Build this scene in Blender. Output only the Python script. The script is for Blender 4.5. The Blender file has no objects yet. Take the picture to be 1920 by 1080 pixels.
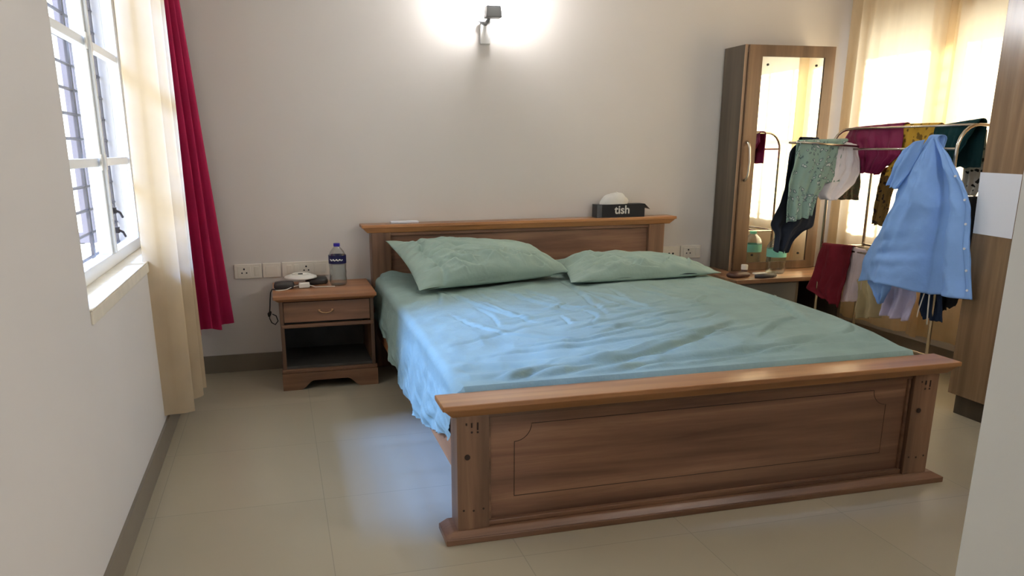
import bpy, bmesh, math, random
import numpy as np
from mathutils import Vector, noise, Matrix
random.seed(7)
C = bpy.context.scene.collection
PI = math.pi
WORLD = 4.8; SKYP = 3100; SUN = 22.0; EXPO = 0.4

# ---------------------------------------------------------------- materials
def _nt(name):
    m = bpy.data.materials.new(name); m.use_nodes = True
    nt = m.node_tree; b = nt.nodes['Principled BSDF']
    return m, nt, b
def lin(c):
    f = lambda x: x/12.92 if x <= .04045 else ((x+.055)/1.055)**2.4
    return (f(c[0]/255), f(c[1]/255), f(c[2]/255), 1)
def mat(name, rgb, rough=.5, metal=0, spec=.5, bump=0, bscale=60, trans=0, ior=1.45, var=0, vscale=3, sheen=0):
    m, nt, b = _nt(name); N = nt.nodes; Lk = nt.links
    b.inputs['Base Color'].default_value = lin(rgb)
    b.inputs['Roughness'].default_value = rough; b.inputs['Metallic'].default_value = metal
    b.inputs['Specular IOR Level'].default_value = spec
    b.inputs['Transmission Weight'].default_value = trans; b.inputs['IOR'].default_value = ior
    if sheen: b.inputs['Sheen Weight'].default_value = sheen
    tc = N.new('ShaderNodeTexCoord')
    if var:
        n = N.new('ShaderNodeTexNoise'); n.inputs['Scale'].default_value = vscale; n.inputs['Detail'].default_value = 4
        Lk.new(tc.outputs['Object'], n.inputs['Vector'])
        r = N.new('ShaderNodeValToRGB')
        a = [max(0, v*(1-var)) for v in rgb]; c = [min(255, v*(1+var)) for v in rgb]
        r.color_ramp.elements[0].position = .3; r.color_ramp.elements[1].position = .7
        r.color_ramp.elements[0].color = lin(a); r.color_ramp.elements[1].color = lin(c)
        Lk.new(n.outputs['Fac'], r.inputs['Fac']); Lk.new(r.outputs['Color'], b.inputs['Base Color'])
    if bump:
        n = N.new('ShaderNodeTexNoise'); n.inputs['Scale'].default_value = bscale; n.inputs['Detail'].default_value = 3
        Lk.new(tc.outputs['Object'], n.inputs['Vector'])
        bp = N.new('ShaderNodeBump'); bp.inputs['Strength'].default_value = bump; bp.inputs['Distance'].default_value = .01
        Lk.new(n.outputs['Fac'], bp.inputs['Height']); Lk.new(bp.outputs['Normal'], b.inputs['Normal'])
    return m
def wood(name, dark, mid, light, axis='x', rough=.35, gscale=1.0, board=0, spec=.5):
    """grain runs along axis; noise stretched along it, board bands across it"""
    m, nt, b = _nt(name); N = nt.nodes; Lk = nt.links
    tc = N.new('ShaderNodeTexCoord'); mp = N.new('ShaderNodeMapping')
    sc = {'x': (.9, 16, 16), 'y': (16, .9, 16), 'z': (16, 16, .9)}[axis]
    mp.inputs['Scale'].default_value = [s*gscale for s in sc]
    Lk.new(tc.outputs['Object'], mp.inputs['Vector'])
    n = N.new('ShaderNodeTexNoise'); n.inputs['Scale'].default_value = 1; n.inputs['Detail'].default_value = 8
    n.inputs['Roughness'].default_value = .62; n.inputs['Distortion'].default_value = .35
    Lk.new(mp.outputs['Vector'], n.inputs['Vector'])
    r = N.new('ShaderNodeValToRGB'); e = r.color_ramp.elements
    e[0].position = .28; e[0].color = lin(dark); e[1].position = .78; e[1].color = lin(light)
    x = e.new(.52); x.color = lin(mid)
    Lk.new(n.outputs['Fac'], r.inputs['Fac'])
    col = r.outputs['Color']
    # broad bands: boards glued side by side
    n2 = N.new('ShaderNodeTexNoise'); n2.inputs['Scale'].default_value = 1; n2.inputs['Detail'].default_value = 1
    mp2 = N.new('ShaderNodeMapping'); k = board or 9
    mp2.inputs['Scale'].default_value = {'x': (.35, k, k), 'y': (k, .35, k), 'z': (k, k, .35)}[axis]
    Lk.new(tc.outputs['Object'], mp2.inputs['Vector']); Lk.new(mp2.outputs['Vector'], n2.inputs['Vector'])
    mr = N.new('ShaderNodeMapRange'); mr.inputs['From Min'].default_value = .35; mr.inputs['From Max'].default_value = .65
    mr.inputs['To Min'].default_value = .72; mr.inputs['To Max'].default_value = 1.2
    Lk.new(n2.outputs['Fac'], mr.inputs['Value'])
    mx = N.new('ShaderNodeVectorMath'); mx.operation = 'SCALE'
    Lk.new(col, mx.inputs[0]); Lk.new(mr.outputs['Result'], mx.inputs['Scale'])
    Lk.new(mx.outputs['Vector'], b.inputs['Base Color'])
    b.inputs['Roughness'].default_value = rough; b.inputs['Specular IOR Level'].default_value = spec
    bp = N.new('ShaderNodeBump'); bp.inputs['Strength'].default_value = .12; bp.inputs['Distance'].default_value = .004
    Lk.new(n.outputs['Fac'], bp.inputs['Height']); Lk.new(bp.outputs['Normal'], b.inputs['Normal'])
    return m
def fabric(name, rgb, rough=.85, weave=900, bump=.15, transl=0, tcol=None, var=.05):
    m, nt, b = _nt(name); N = nt.nodes; Lk = nt.links
    b.inputs['Roughness'].default_value = rough; b.inputs['Specular IOR Level'].default_value = .2
    tc = N.new('ShaderNodeTexCoord')
    n = N.new('ShaderNodeTexNoise'); n.inputs['Scale'].default_value = 7; n.inputs['Detail'].default_value = 3
    Lk.new(tc.outputs['Object'], n.inputs['Vector'])
    r = N.new('ShaderNodeValToRGB'); e = r.color_ramp.elements
    e[0].position = .3; e[1].position = .7
    e[0].color = lin([v*(1-var) for v in rgb]); e[1].color = lin([min(255, v*(1+var)) for v in rgb])
    Lk.new(n.outputs['Fac'], r.inputs['Fac']); Lk.new(r.outputs['Color'], b.inputs['Base Color'])
    n2 = N.new('ShaderNodeTexNoise'); n2.inputs['Scale'].default_value = 55; n2.inputs['Detail'].default_value = 5
    Lk.new(tc.outputs['Object'], n2.inputs['Vector'])
    bp = N.new('ShaderNodeBump'); bp.inputs['Strength'].default_value = bump; bp.inputs['Distance'].default_value = .006
    Lk.new(n2.outputs['Fac'], bp.inputs['Height']); Lk.new(bp.outputs['Normal'], b.inputs['Normal'])
    if transl:
        t = N.new('ShaderNodeBsdfTranslucent'); t.inputs['Color'].default_value = lin(tcol or rgb)
        mx = N.new('ShaderNodeMixShader'); mx.inputs['Fac'].default_value = transl
        out = N['Material Output']
        Lk.new(b.outputs['BSDF'], mx.inputs[1]); Lk.new(t.outputs['BSDF'], mx.inputs[2]); Lk.new(mx.outputs['Shader'], out.inputs['Surface'])
    return m
def printed(name, base, spot, scale=28, thr=.35, spot2=None, rough=.85):
    m, nt, b = _nt(name); N = nt.nodes; Lk = nt.links
    b.inputs['Roughness'].default_value = rough; b.inputs['Specular IOR Level'].default_value = .2
    tc = N.new('ShaderNodeTexCoord'); nz = N.new('ShaderNodeTexNoise'); nz.inputs['Scale'].default_value = scale*.7
    Lk.new(tc.outputs['Object'], nz.inputs['Vector'])
    add = N.new('ShaderNodeMixRGB'); add.blend_type = 'ADD'; add.inputs['Fac'].default_value = .06
    Lk.new(tc.outputs['Object'], add.inputs[1]); Lk.new(nz.outputs['Color'], add.inputs[2])
    v = N.new('ShaderNodeTexVoronoi'); v.inputs['Scale'].default_value = scale
    Lk.new(add.outputs['Color'], v.inputs['Vector'])
    r = N.new('ShaderNodeValToRGB'); e = r.color_ramp.elements
    e[0].position = thr-.04; e[0].color = lin(spot); e[1].position = thr+.04; e[1].color = lin(base)
    if spot2:
        x = e.new(thr*.45); x.color = lin(spot2)
    Lk.new(v.outputs['Distance'], r.inputs['Fac']); Lk.new(r.outputs['Color'], b.inputs['Base Color'])
    return m
def emit(name, rgb, s):
    m, nt, b = _nt(name)
    b.inputs['Base Color'].default_value = lin(rgb)
    b.inputs['Emission Color'].default_value = lin(rgb); b.inputs['Emission Strength'].default_value = s
    return m

M = {}
M['wall'] = mat('wall_paint', (212, 205, 198), .55, spec=.25, bump=.02, bscale=140, var=.012, vscale=1.2)
M['wall_lit'] = mat('near_wall_lit_paint', (236, 236, 232), .55, spec=.25, bump=.02, bscale=140)  # paint lightened to stand in for light on the partition
M['ceil'] = mat('ceiling_paint', (232, 230, 224), .8, spec=.1)
M['skirt'] = mat('skirting_tile', (122, 111, 96), .3, var=.04, vscale=5)
M['skirt_edge'] = mat('skirting_lit_edge', (205, 200, 188), .6)  # pale tone for the lit top edge of the skirting
M['white'] = mat('white_enamel', (235, 235, 232), .35)
M['sill'] = mat('sill_stone', (226, 216, 196), .35, var=.03, vscale=14)
M['steel'] = mat('painted_grille_steel', (84, 80, 84), .5, metal=.3)
M['shut'] = mat('grey_shutter_frame', (112, 106, 112), .5)
def clear_glass():
    m, nt, b = _nt('window_glass'); N = nt.nodes; Lk = nt.links
    t = N.new('ShaderNodeBsdfTransparent'); t.inputs['Color'].default_value = (.97, .98, .98, 1)
    g = N.new('ShaderNodeBsdfGlossy'); g.inputs['Roughness'].default_value = .02
    mx = N.new('ShaderNodeMixShader'); mx.inputs['Fac'].default_value = .05; Lk.new(t.outputs[0], mx.inputs[1]); Lk.new(g.outputs[0], mx.inputs[2])
    Lk.new(mx.outputs[0], N['Material Output'].inputs['Surface']); return m
M['glass'] = clear_glass()
M['chrome'] = mat('rack_chrome', (196, 186, 172), .22, metal=1)
M['handle'] = mat('brushed_nickel', (205, 200, 190), .3, metal=1)
M['brass'] = mat('antique_brass', (190, 150, 110), .35, metal=.8)
M['plate'] = mat('switch_plate_plastic', (224, 216, 202), .35)
M['dark'] = mat('dark_hole', (22, 20, 19), .6)
M['mirror'] = mat('mirror_glass', (238, 240, 238), .01, metal=1)
M['bedx'] = wood('bed_wood_x', (88, 60, 44), (124, 90, 67), (156, 118, 90), 'x', .38)
M['bedp'] = wood('bed_panel_shaded_wood', (92, 62, 48), (128, 92, 71), (168, 128, 100), 'x', .36, .8, 5)  # darker bed wood, shade of the footboard front put in its colour
M['bedz'] = wood('bed_wood_z', (90, 63, 47), (126, 93, 70), (158, 122, 94), 'z', .38)
M['bedy'] = wood('bed_wood_y', (120, 78, 48), (158, 106, 66), (186, 130, 84), 'y', .42)
M['cornice'] = wood('bed_cornice_lit_wood', (142, 96, 60), (174, 122, 78), (204, 152, 102), 'x', .3)  # lighter copy of the bed wood, light on the cornice put in
M['groove'] = mat('groove_shade_and_cap', (48, 30, 20), .6)  # dark brown for groove shade and for the bolt caps
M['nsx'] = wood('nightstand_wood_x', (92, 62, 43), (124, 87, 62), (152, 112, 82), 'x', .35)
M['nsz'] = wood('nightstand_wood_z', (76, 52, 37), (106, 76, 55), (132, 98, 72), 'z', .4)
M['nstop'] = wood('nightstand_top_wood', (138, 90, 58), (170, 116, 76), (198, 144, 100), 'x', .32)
M['nsin'] = mat('nightstand_inside', (70, 66, 60), .5, var=.1, vscale=8)
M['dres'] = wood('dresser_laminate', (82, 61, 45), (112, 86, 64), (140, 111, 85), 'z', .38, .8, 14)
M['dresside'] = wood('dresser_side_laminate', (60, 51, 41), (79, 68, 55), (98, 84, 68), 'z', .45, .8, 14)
M['dresx'] = wood('dresser_counter_laminate', (112, 80, 58), (150, 112, 82), (182, 140, 106), 'x', .3)
M['edge'] = mat('laminate_edge_band', (176, 146, 118), .4)
M['grey_lam'] = mat('grey_drawer_laminate', (92, 88, 80), .5)
M['ward'] = wood('wardrobe_laminate', (100, 78, 56), (136, 109, 82), (166, 138, 108), 'z', .22, .7, 16)
M['paper'] = mat('white_paper', (226, 228, 236), .7)
M['sheet'] = fabric('bedsheet_cotton', (138, 160, 153), .72, bump=.35, var=.03)
M['pillow'] = fabric('pillowcase_cotton', (150, 170, 158), .72, bump=.3, var=.03)
M['mattress'] = fabric('mattress_ticking', (200, 196, 188))
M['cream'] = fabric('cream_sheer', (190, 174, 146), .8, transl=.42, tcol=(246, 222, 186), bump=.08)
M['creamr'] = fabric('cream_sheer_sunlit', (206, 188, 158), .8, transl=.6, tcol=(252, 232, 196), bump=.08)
M['wine'] = fabric('wine_curtain', (166, 30, 74), .7, transl=.12, tcol=(190, 20, 70), bump=.1)
M['blue'] = fabric('blue_shirting', (132, 170, 226), .8, bump=.25, var=.03)
M['button'] = mat('pearl_button', (230, 232, 236), .3)
M['navy'] = fabric('dark_navy_cloth', (34, 38, 48), .9, bump=.2)
M['floral'] = printed('sage_floral_cloth', (136, 160, 148), (62, 84, 88), 34, .36, (190, 196, 190))
M['offwhite'] = fabric('offwhite_cotton', (228, 222, 224), .85, bump=.25)
M['olive'] = printed('olive_patterned_cloth', (82, 82, 62), (44, 40, 34), 70, .4, (140, 100, 90))
M['plum'] = fabric('plum_silk', (112, 22, 62), .5, bump=.15)
M['plum2'] = printed('plum_sequin_border', (128, 30, 62), (200, 140, 150), 90, .12)
M['mustard'] = printed('mustard_print', (186, 146, 52), (116, 88, 36), 32, .34)
M['mustard_shade'] = printed('mustard_print_shaded', (112, 86, 44), (52, 40, 30), 32, .36)  # darker copy of the mustard print, shade put in its colour
M['bottle_green'] = fabric('dark_green_cloth', (16, 52, 54), .85, bump=.2)
M['bwprint'] = printed('cream_black_print', (180, 172, 158), (40, 36, 34), 30, .3)
M['black'] = fabric('black_cloth', (32, 30, 30), .9, bump=.2)
M['maroon'] = fabric('maroon_cloth', (100, 20, 32), .85, bump=.2)
M['pink'] = fabric('pale_pink_cloth', (196, 178, 180), .85, bump=.25)
M['khaki'] = fabric('khaki_cloth', (170, 154, 118), .85, bump=.3)
M['lilac'] = fabric('lilac_grey_cloth', (190, 182, 208), .85, bump=.3)
M['shortnavy'] = fabric('navy_shorts_cloth', (30, 42, 62), .85, bump=.2)
M['cord'] = mat('white_cord', (222, 218, 208), .7)
def clear_plastic(name, tint, k):
    m, nt, b = _nt(name); N = nt.nodes; Lk = nt.links
    t = N.new('ShaderNodeBsdfTransparent'); t.inputs['Color'].default_value = lin(tint)
    g = N.new('ShaderNodeBsdfGlossy'); g.inputs['Roughness'].default_value = .08
    lw = N.new('ShaderNodeLayerWeight'); lw.inputs['Blend'].default_value = k
    mx = N.new('ShaderNodeMixShader'); Lk.new(lw.outputs['Facing'], mx.inputs['Fac']); Lk.new(t.outputs[0], mx.inputs[1]); Lk.new(g.outputs[0], mx.inputs[2])
    Lk.new(mx.outputs[0], N['Material Output'].inputs['Surface']); return m
M['pet'] = clear_plastic('clear_bottle_plastic', (243, 246, 246), .28)
M['water'] = clear_plastic('drinking_water', (246, 249, 249), .12)
M['cap_blue'] = mat('blue_cap', (40, 30, 150), .35)
M['lab_navy'] = mat('navy_label', (22, 24, 74), .45)
M['lab_green'] = mat('green_label', (118, 186, 168), .45)
M['cap_green'] = mat('green_cap', (120, 205, 170), .35)
M['box_black'] = mat('tissue_carton_black', (26, 27, 30), .4)
M['box_grey'] = mat('tissue_carton_grey', (74, 76, 80), .4)
M['tissue'] = fabric('tissue_paper', (240, 236, 228), .9, bump=.2, transl=.3)
M['letter'] = mat('printed_letters', (214, 212, 206), .5)
M['wplastic'] = mat('white_plastic', (232, 228, 218), .35)
M['case_grey'] = mat('dark_grey_case', (62, 58, 56), .45, bump=.1, bscale=200)
M['cable_black'] = mat('black_cable', (24, 22, 22), .5)
M['brownlea'] = mat('brown_leather', (74, 44, 36), .45, bump=.15, bscale=160)
M['lampgrey'] = mat('lamp_holder_grey', (120, 120, 120), .4)
M['lampplate'] = mat('lamp_backplate', (214, 212, 206), .45)
M['bulb'] = emit('lit_bulb', (250, 250, 252), 330)
M['diffuser'] = emit('added_lamp_diffuser', (252, 251, 250), 22)
M['fill_bulb'] = emit('added_fill_bulb', (252, 250, 250), 420)

# floor tiles
def floor_mat():
    m, nt, b = _nt('beige_vitrified_tiles'); N = nt.nodes; Lk = nt.links
    tc = N.new('ShaderNodeTexCoord'); br = N.new('ShaderNodeTexBrick')
    mp = N.new('ShaderNodeMapping'); mp.inputs['Location'].default_value = (-.05, .12, 0)
    Lk.new(tc.outputs['Object'], mp.inputs['Vector']); Lk.new(mp.outputs['Vector'], br.inputs['Vector'])
    br.offset = 0; br.inputs['Scale'].default_value = 1
    br.inputs['Brick Width'].default_value = .6; br.inputs['Row Height'].default_value = .6
    br.inputs['Mortar Size'].default_value = .0016; br.inputs['Mortar Smooth'].default_value = .3; br.inputs['Bias'].default_value = 0
    br.inputs['Color1'].default_value = lin((176, 165, 142)); br.inputs['Color2'].default_value = lin((171, 161, 139))
    br.inputs['Mortar'].default_value = lin((150, 141, 122))
    n = N.new('ShaderNodeTexNoise'); n.inputs['Scale'].default_value = 2.2; n.inputs['Detail'].default_value = 6
    Lk.new(tc.outputs['Object'], n.inputs['Vector'])
    mr = N.new('ShaderNodeMapRange'); mr.inputs['To Min'].default_value = .93; mr.inputs['To Max'].default_value = 1.07
    Lk.new(n.outputs['Fac'], mr.inputs['Value'])
    sc = N.new('ShaderNodeVectorMath'); sc.operation = 'SCALE'
    Lk.new(br.outputs['Color'], sc.inputs[0]); Lk.new(mr.outputs['Result'], sc.inputs['Scale'])
    Lk.new(sc.outputs['Vector'], b.inputs['Base Color'])
    b.inputs['Roughness'].default_value = .28; b.inputs['Specular IOR Level'].default_value = .45
    return m
M['floor'] = floor_mat()

# ---------------------------------------------------------------- mesh helpers
class MB:
    def __init__(s): s.v = []; s.f = []; s.m = []
    def add(s, v, f, mi=0):
        o = len(s.v); s.v += [tuple(p) for p in v]; s.f += [tuple(i+o for i in q) for q in f]; s.m += [mi]*len(f); return s
    def box(s, x0, x1, y0, y1, z0, z1, mi=0):
        return s.fr(x0, x1, y0, y1, z0, x0, x1, y0, y1, z1, mi)
    def fr(s, x0, x1, y0, y1, z0, X0, X1, Y0, Y1, z1, mi=0):
        v = [(x0, y0, z0), (x1, y0, z0), (x1, y1, z0), (x0, y1, z0), (X0, Y0, z1), (X1, Y0, z1), (X1, Y1, z1), (X0, Y1, z1)]
        f = [(0, 3, 2, 1), (4, 5, 6, 7), (0, 1, 5, 4), (1, 2, 6, 5), (2, 3, 7, 6), (3, 0, 4, 7)]
        return s.add(v, f, mi)
    def tube(s, pts, r, n=10, mi=0, closed=False):
        pts = [Vector(p) for p in pts]; rings = []
        up = None
        for i, p in enumerate(pts):
            a = pts[max(i-1, 0)]; b = pts[min(i+1, len(pts)-1)]
            t = (b-a).normalized()
            if up is None:
                up = Vector((0, 0, 1)) if abs(t.z) < .9 else Vector((1, 0, 0))
            x = t.cross(up).normalized(); y = x.cross(t).normalized(); up = y
            rr = r[i] if isinstance(r, (list, tuple)) else r
            rings.append([p+x*rr*math.cos(2*PI*k/n)+y*rr*math.sin(2*PI*k/n) for k in range(n)])
        v = [q for g in rings for q in g]; f = []
        for i in range(len(pts)-1):
            for k in range(n):
                f.append((i*n+k, i*n+(k+1) % n, (i+1)*n+(k+1) % n, (i+1)*n+k))
        f.append(tuple(range(n))[::-1]); f.append(tuple((len(pts)-1)*n+k for k in range(n)))
        return s.add(v, f, mi)
    def lathe(s, cx, cy, prof, n=32, mi=0, cap=True):
        v = []; f = []
        for (r, z) in prof:
            v += [(cx+r*math.cos(2*PI*k/n), cy+r*math.sin(2*PI*k/n), z) for k in range(n)]
        for i in range(len(prof)-1):
            for k in range(n):
                f.append((i*n+k, i*n+(k+1) % n, (i+1)*n+(k+1) % n, (i+1)*n+k))
        if cap:
            f.append(tuple(range(n))[::-1]); f.append(tuple((len(prof)-1)*n+k for k in range(n)))
        return s.add(v, f, mi)
    def prism(s, poly, y0, y1, mi=0):
        """poly in x-z, extruded along y"""
        n = len(poly); v = [(x, y0, z) for x, z in poly]+[(x, y1, z) for x, z in poly]
        f = [tuple(range(n)), tuple(range(2*n-1, n-1, -1))]+[(i, i+n, (i+1) % n+n, (i+1) % n) for i in range(n)]
        return s.add(v, f, mi)
    def grid(s, P, mi=0):
        """P array (nv,nu,3)"""
        P = np.asarray(P); nv, nu = P.shape[:2]
        f = [(i*nu+j, i*nu+j+1, (i+1)*nu+j+1, (i+1)*nu+j) for i in range(nv-1) for j in range(nu-1)]
        return s.add(P.reshape(-1, 3).tolist(), f, mi)
    def build(s, name, mats, parent=None, smooth=False, bevel=0, solid=0, sub=0, origin=None):
        me = bpy.data.meshes.new(name)
        o_ = Vector(origin) if origin else Vector((0, 0, 0))
        me.from_pydata([tuple(Vector(p)-o_) for p in s.v], [], s.f); me.update()
        bm = bmesh.new(); bm.from_mesh(me); bmesh.ops.remove_doubles(bm, verts=bm.verts, dist=1e-6) if not solid else None
        if not solid: bmesh.ops.recalc_face_normals(bm, faces=bm.faces)
        bm.to_mesh(me); bm.free()
        if not isinstance(mats, (list, tuple)): mats = [mats]
        for m in mats: me.materials.append(m)
        if len(mats) > 1 and len(s.m) == len(me.polygons):
            for p, k in zip(me.polygons, s.m): p.material_index = k
        if smooth:
            for p in me.polygons: p.use_smooth = True
        o = bpy.data.objects.new(name, me); C.objects.link(o)
        o.location = o_
        if parent:
            o.parent = parent; q = parent; w_ = Vector((0, 0, 0))
            while q: w_ += Vector(q.location); q = q.parent
            o.location = o_-w_
        if bevel:
            b = o.modifiers.new('bevel', 'BEVEL'); b.width = bevel; b.segments = 2; b.limit_method = 'ANGLE'; b.harden_normals = False
        if solid:
            q = o.modifiers.new('solid', 'SOLIDIFY'); q.thickness = solid; q.offset = 0
        if sub:
            q = o.modifiers.new('sub', 'SUBSURF'); q.levels = sub; q.render_levels = sub
        return o
def smooth_angle(o, deg=35):
    me = o.data
    for p in me.polygons: p.use_smooth = True
    bm = bmesh.new(); bm.from_mesh(me)
    for e in bm.edges:
        if len(e.link_faces) == 2 and e.calc_face_angle(0) > math.radians(deg): e.smooth = False
    bm.to_mesh(me); bm.free()
    return o
def tag(o, label, cat, group=None):
    o['label'] = label; o['category'] = cat
    if group: o['group'] = group
    return o
def struct(o):
    o['kind'] = 'structure'; return o
def empty(name, loc, label, cat, group=None):
    o = bpy.data.objects.new(name, None); C.objects.link(o); o.location = loc; o.empty_display_size = .05
    return tag(o, label, cat, group)
def rs(poly, n):
    """resample a 3-D polyline smoothly to n points by arc length"""
    P = np.array(poly, float); d = np.r_[0, np.cumsum(np.linalg.norm(np.diff(P, axis=0), axis=1))]
    t = np.linspace(0, d[-1], n)
    Q = np.stack([np.interp(t, d, P[:, k]) for k in range(3)], 1)
    for _ in range(max(1, n//20)):
        Q[1:-1] = .25*Q[:-2]+.5*Q[1:-1]+.25*Q[2:]
    return Q
def nz(x, y, z=0.):
    return noise.noise(Vector((x, y, z)))

# ================================================================ ROOM
ZC = 2.62
XR = 4.353; YF = -5.7
b = MB(); b.box(-.3, XR+.3, YF-.3, .3, -.12, 0); struct(b.build('floor', M['floor']))
b = MB(); b.box(-.3, XR+.3, YF-.3, .3, ZC, ZC+.12); struct(b.build('ceiling', M['ceil']))
b = MB(); b.box(-.3, XR+.3, 0, .2, 0, ZC); struct(b.build('wall_back', M['wall']))
# left wall with window opening y -2.232..-0.62, z .78..2.16
WY0, WY1, WZ0, WZ1 = -2.232, -.60, .822, 2.16
b = MB()
b.box(-.24, 0, YF, WY0, 0, ZC); b.box(-.24, 0, WY1, 0, 0, ZC)
b.box(-.24, 0, WY0, WY1, 0, WZ0); b.box(-.24, 0, WY0, WY1, WZ1, ZC)
struct(b.build('wall_left', M['wall']))
# right wall with window opening y -1.62..-.14, z .76..1.95
RY0, RY1, RZ0, RZ1 = -1.62, -.14, .76, 1.96
b = MB()
b.box(XR, XR+.22, YF, RY0, 0, ZC); b.box(XR, XR+.22, RY1, 0, 0, ZC)
b.box(XR, XR+.22, RY0, RY1, 0, RZ0); b.box(XR, XR+.22, RY0, RY1, RZ1, ZC)
struct(b.build('wall_right', M['wall']))
# partition wall at the right near the viewer
b = MB(); b.box(1.895, XR, -3.78, -3.5, 0, ZC); struct(b.build('wall_near', M['wall_lit']))
# unseen wall behind the viewer, wide opening added to let in fill light
b = MB()
b.box(-.24, 2.5, YF-.2, YF, 0, ZC); b.box(4.1, XR+.22, YF-.2, YF, 0, ZC); b.box(2.5, 4.1, YF-.2, YF, 2.1, ZC)
struct(b.build('wall_front', M['wall']))
# skirtings (tile strips, light on the top edge put in as a pale strip)
def skirt(name, x0, x1, y0, y1, ex, ey):
    b = MB(); b.box(x0, x1, y0, y1, 0, .1)
    b.box(x0, x1, y0, y1, .1, .1055, 1)
    struct(b.build(name, [M['skirt'], M['skirt_edge']]))
skirt('baseboard_left', 0, .011, YF, 0, 1, 0)
skirt('baseboard_back', .011, XR-.011, -.011, 0, 0, 1)
skirt('baseboard_right', XR-.011, XR, -3.5, 0, 1, 0)
skirt('baseboard_near', 1.895, XR-.011, -3.5, -3.489, 0, 1)

# sill of the left window
b = MB(); b.box(0, .008, WY0, WY1, .782, .8215); b.box(-.15, .008, WY0, WY1, .822, .828)
struct(b.build('trim_1', M['sill'], bevel=.002))

def window(name, X, s, y0, y1, z0, z1, mull, rails, with_latch=True):
    """white frame at X, grille beyond; s=-1 left wall / +1 right wall"""
    w = bpy.data.objects.new(name, None); C.objects.link(w); w.location = (X, (y0+y1)/2, z0); struct(w)
    fx0, fx1 = sorted((X, X+s*.05))
    b = MB()
    b.box(fx0, fx1, y0, y0+.045, z0, z1); b.box(fx0, fx1, y1-.05, y1, z0, z1)
    b.box(fx0, fx1, y0+.045, y1-.05, z0, z0+.05); b.box(fx0, fx1, y0+.045, y1-.05, z1-.05, z1)
    b.build('window_frame', M['white'], w, bevel=.003)
    for my in mull:
        b = MB(); b.box(fx0, fx1, my-.035, my+.035, z0+.05, z1-.05)
        b.box(min(X, X-s*.012), max(X, X-s*.012), my-.012, my+.012, z0+.05, z1-.05)
        b.build('mullion', M['white'], w, bevel=.003)
    seg = [y0+.045]+[v for my in mull for v in (my-.035, my+.035)]+[y1-.05]
    for i in range(0, len(seg), 2):
        for rz in rails:
            b = MB(); b.box(fx0+.008, fx1-.008, seg[i], seg[i+1], rz-.016, rz+.016)
            b.build('window_rail', M['white'], w, bevel=.002)
        for zz0, zz1 in zip([z0+.05]+[r+.016 for r in rails], [r-.016 for r in rails]+[z1-.05]):
            b = MB(); b.box(X+s*.030, X+s*.033, seg[i], seg[i+1], zz0, zz1)
            b.build('pane', M['glass'], w)
    # steel grille: flat uprights with round rungs through them
    g = MB(); gx = X+s*.10
    ny = max(4, int((y1-y0)/.26))
    for k in range(ny+1):
        yy = y0+.03+(y1-y0-.06)*k/ny
        g.box(gx-.006, gx+.006, yy-.014, yy+.014, z0, z1)
    k = 0; zz = z0+.03
    while zz < z1:
        g.tube([(gx, y0, zz), (gx, y1, zz)], .0065, 8); zz += .0935
    g.build('grille', M['steel'], w)
    return w
w1 = window('window_1', -.10, -1, WY0, WY1, .8285, WZ1, [-1.26], [1.236, 1.68])
for mz in (1.03, 1.0):
    pass
for yy, zz in ((-1.215, 1.045), (-1.2, .965)):
    b = MB(); b.box(-.10, -.082, yy-.012, yy+.012, zz-.012, zz+.012); b.tube([(-.085, yy, zz), (-.07, yy+.01, zz-.01), (-.066, yy+.03, zz-.03)], .005, 8)
    b.build('latch', M['steel'], w1)
for yy, zz in ((-1.30, 1.236), (-1.30, 1.68), (-1.22, 1.236), (-1.22, 1.68)):
    b = MB(); b.box(-.1, -.094, yy-.012, yy+.012, zz-.03, zz+.03); b.build('hinge', M['handle'], w1)
for yy in (-.66, -1.30):
    for zz0, zz1 in ((.86, 2.14),):
        b = MB()
        b.box(-.335, -.285, yy-.016, yy+.016, zz0, zz1); b.box(-.545, -.50, yy-.016, yy+.016, zz0, zz1)
        b.box(-.50, -.335, yy-.016, yy+.016, zz0, zz0+.05); b.box(-.50, -.335, yy-.016, yy+.016, zz1-.05, zz1)
        q = b.build('open_shutter', M['shut'], w1, bevel=.002)
        b = MB(); b.box(-.499, -.336, yy-.002, yy+.002, zz0+.051, zz1-.051); b.build('pane', M['glass'], q)
window('window_2', XR+.10, 1, RY0, RY1, RZ0, RZ1, [-.88], [1.40])
b = MB(); b.box(XR-.004, XR+.1, RY0, RY1, RZ0-.02, RZ0)
struct(b.build('trim_2', M['sill']))

# ================================================================ BED
BX0, BX1 = 1.017, 3.017
bed = empty('double_bed', (2.017, -1.2, 0), 'wide brown wooden double bed with panelled headboard and low footboard', 'bed')
def cornice(name, ztop, y0, y1, shr=.035):
    b = MB()
    b.box(BX0, BX1, y0, y1, ztop-.018, ztop)
    b.fr(BX0+shr, BX1-shr, y0+shr*.75, y1-.004, ztop-.048, BX0+.006, BX1-.006, y0+.006, y1-.002, ztop-.0185)
    return b.build(name, M['cornice'], bed, bevel=.003)
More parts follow.
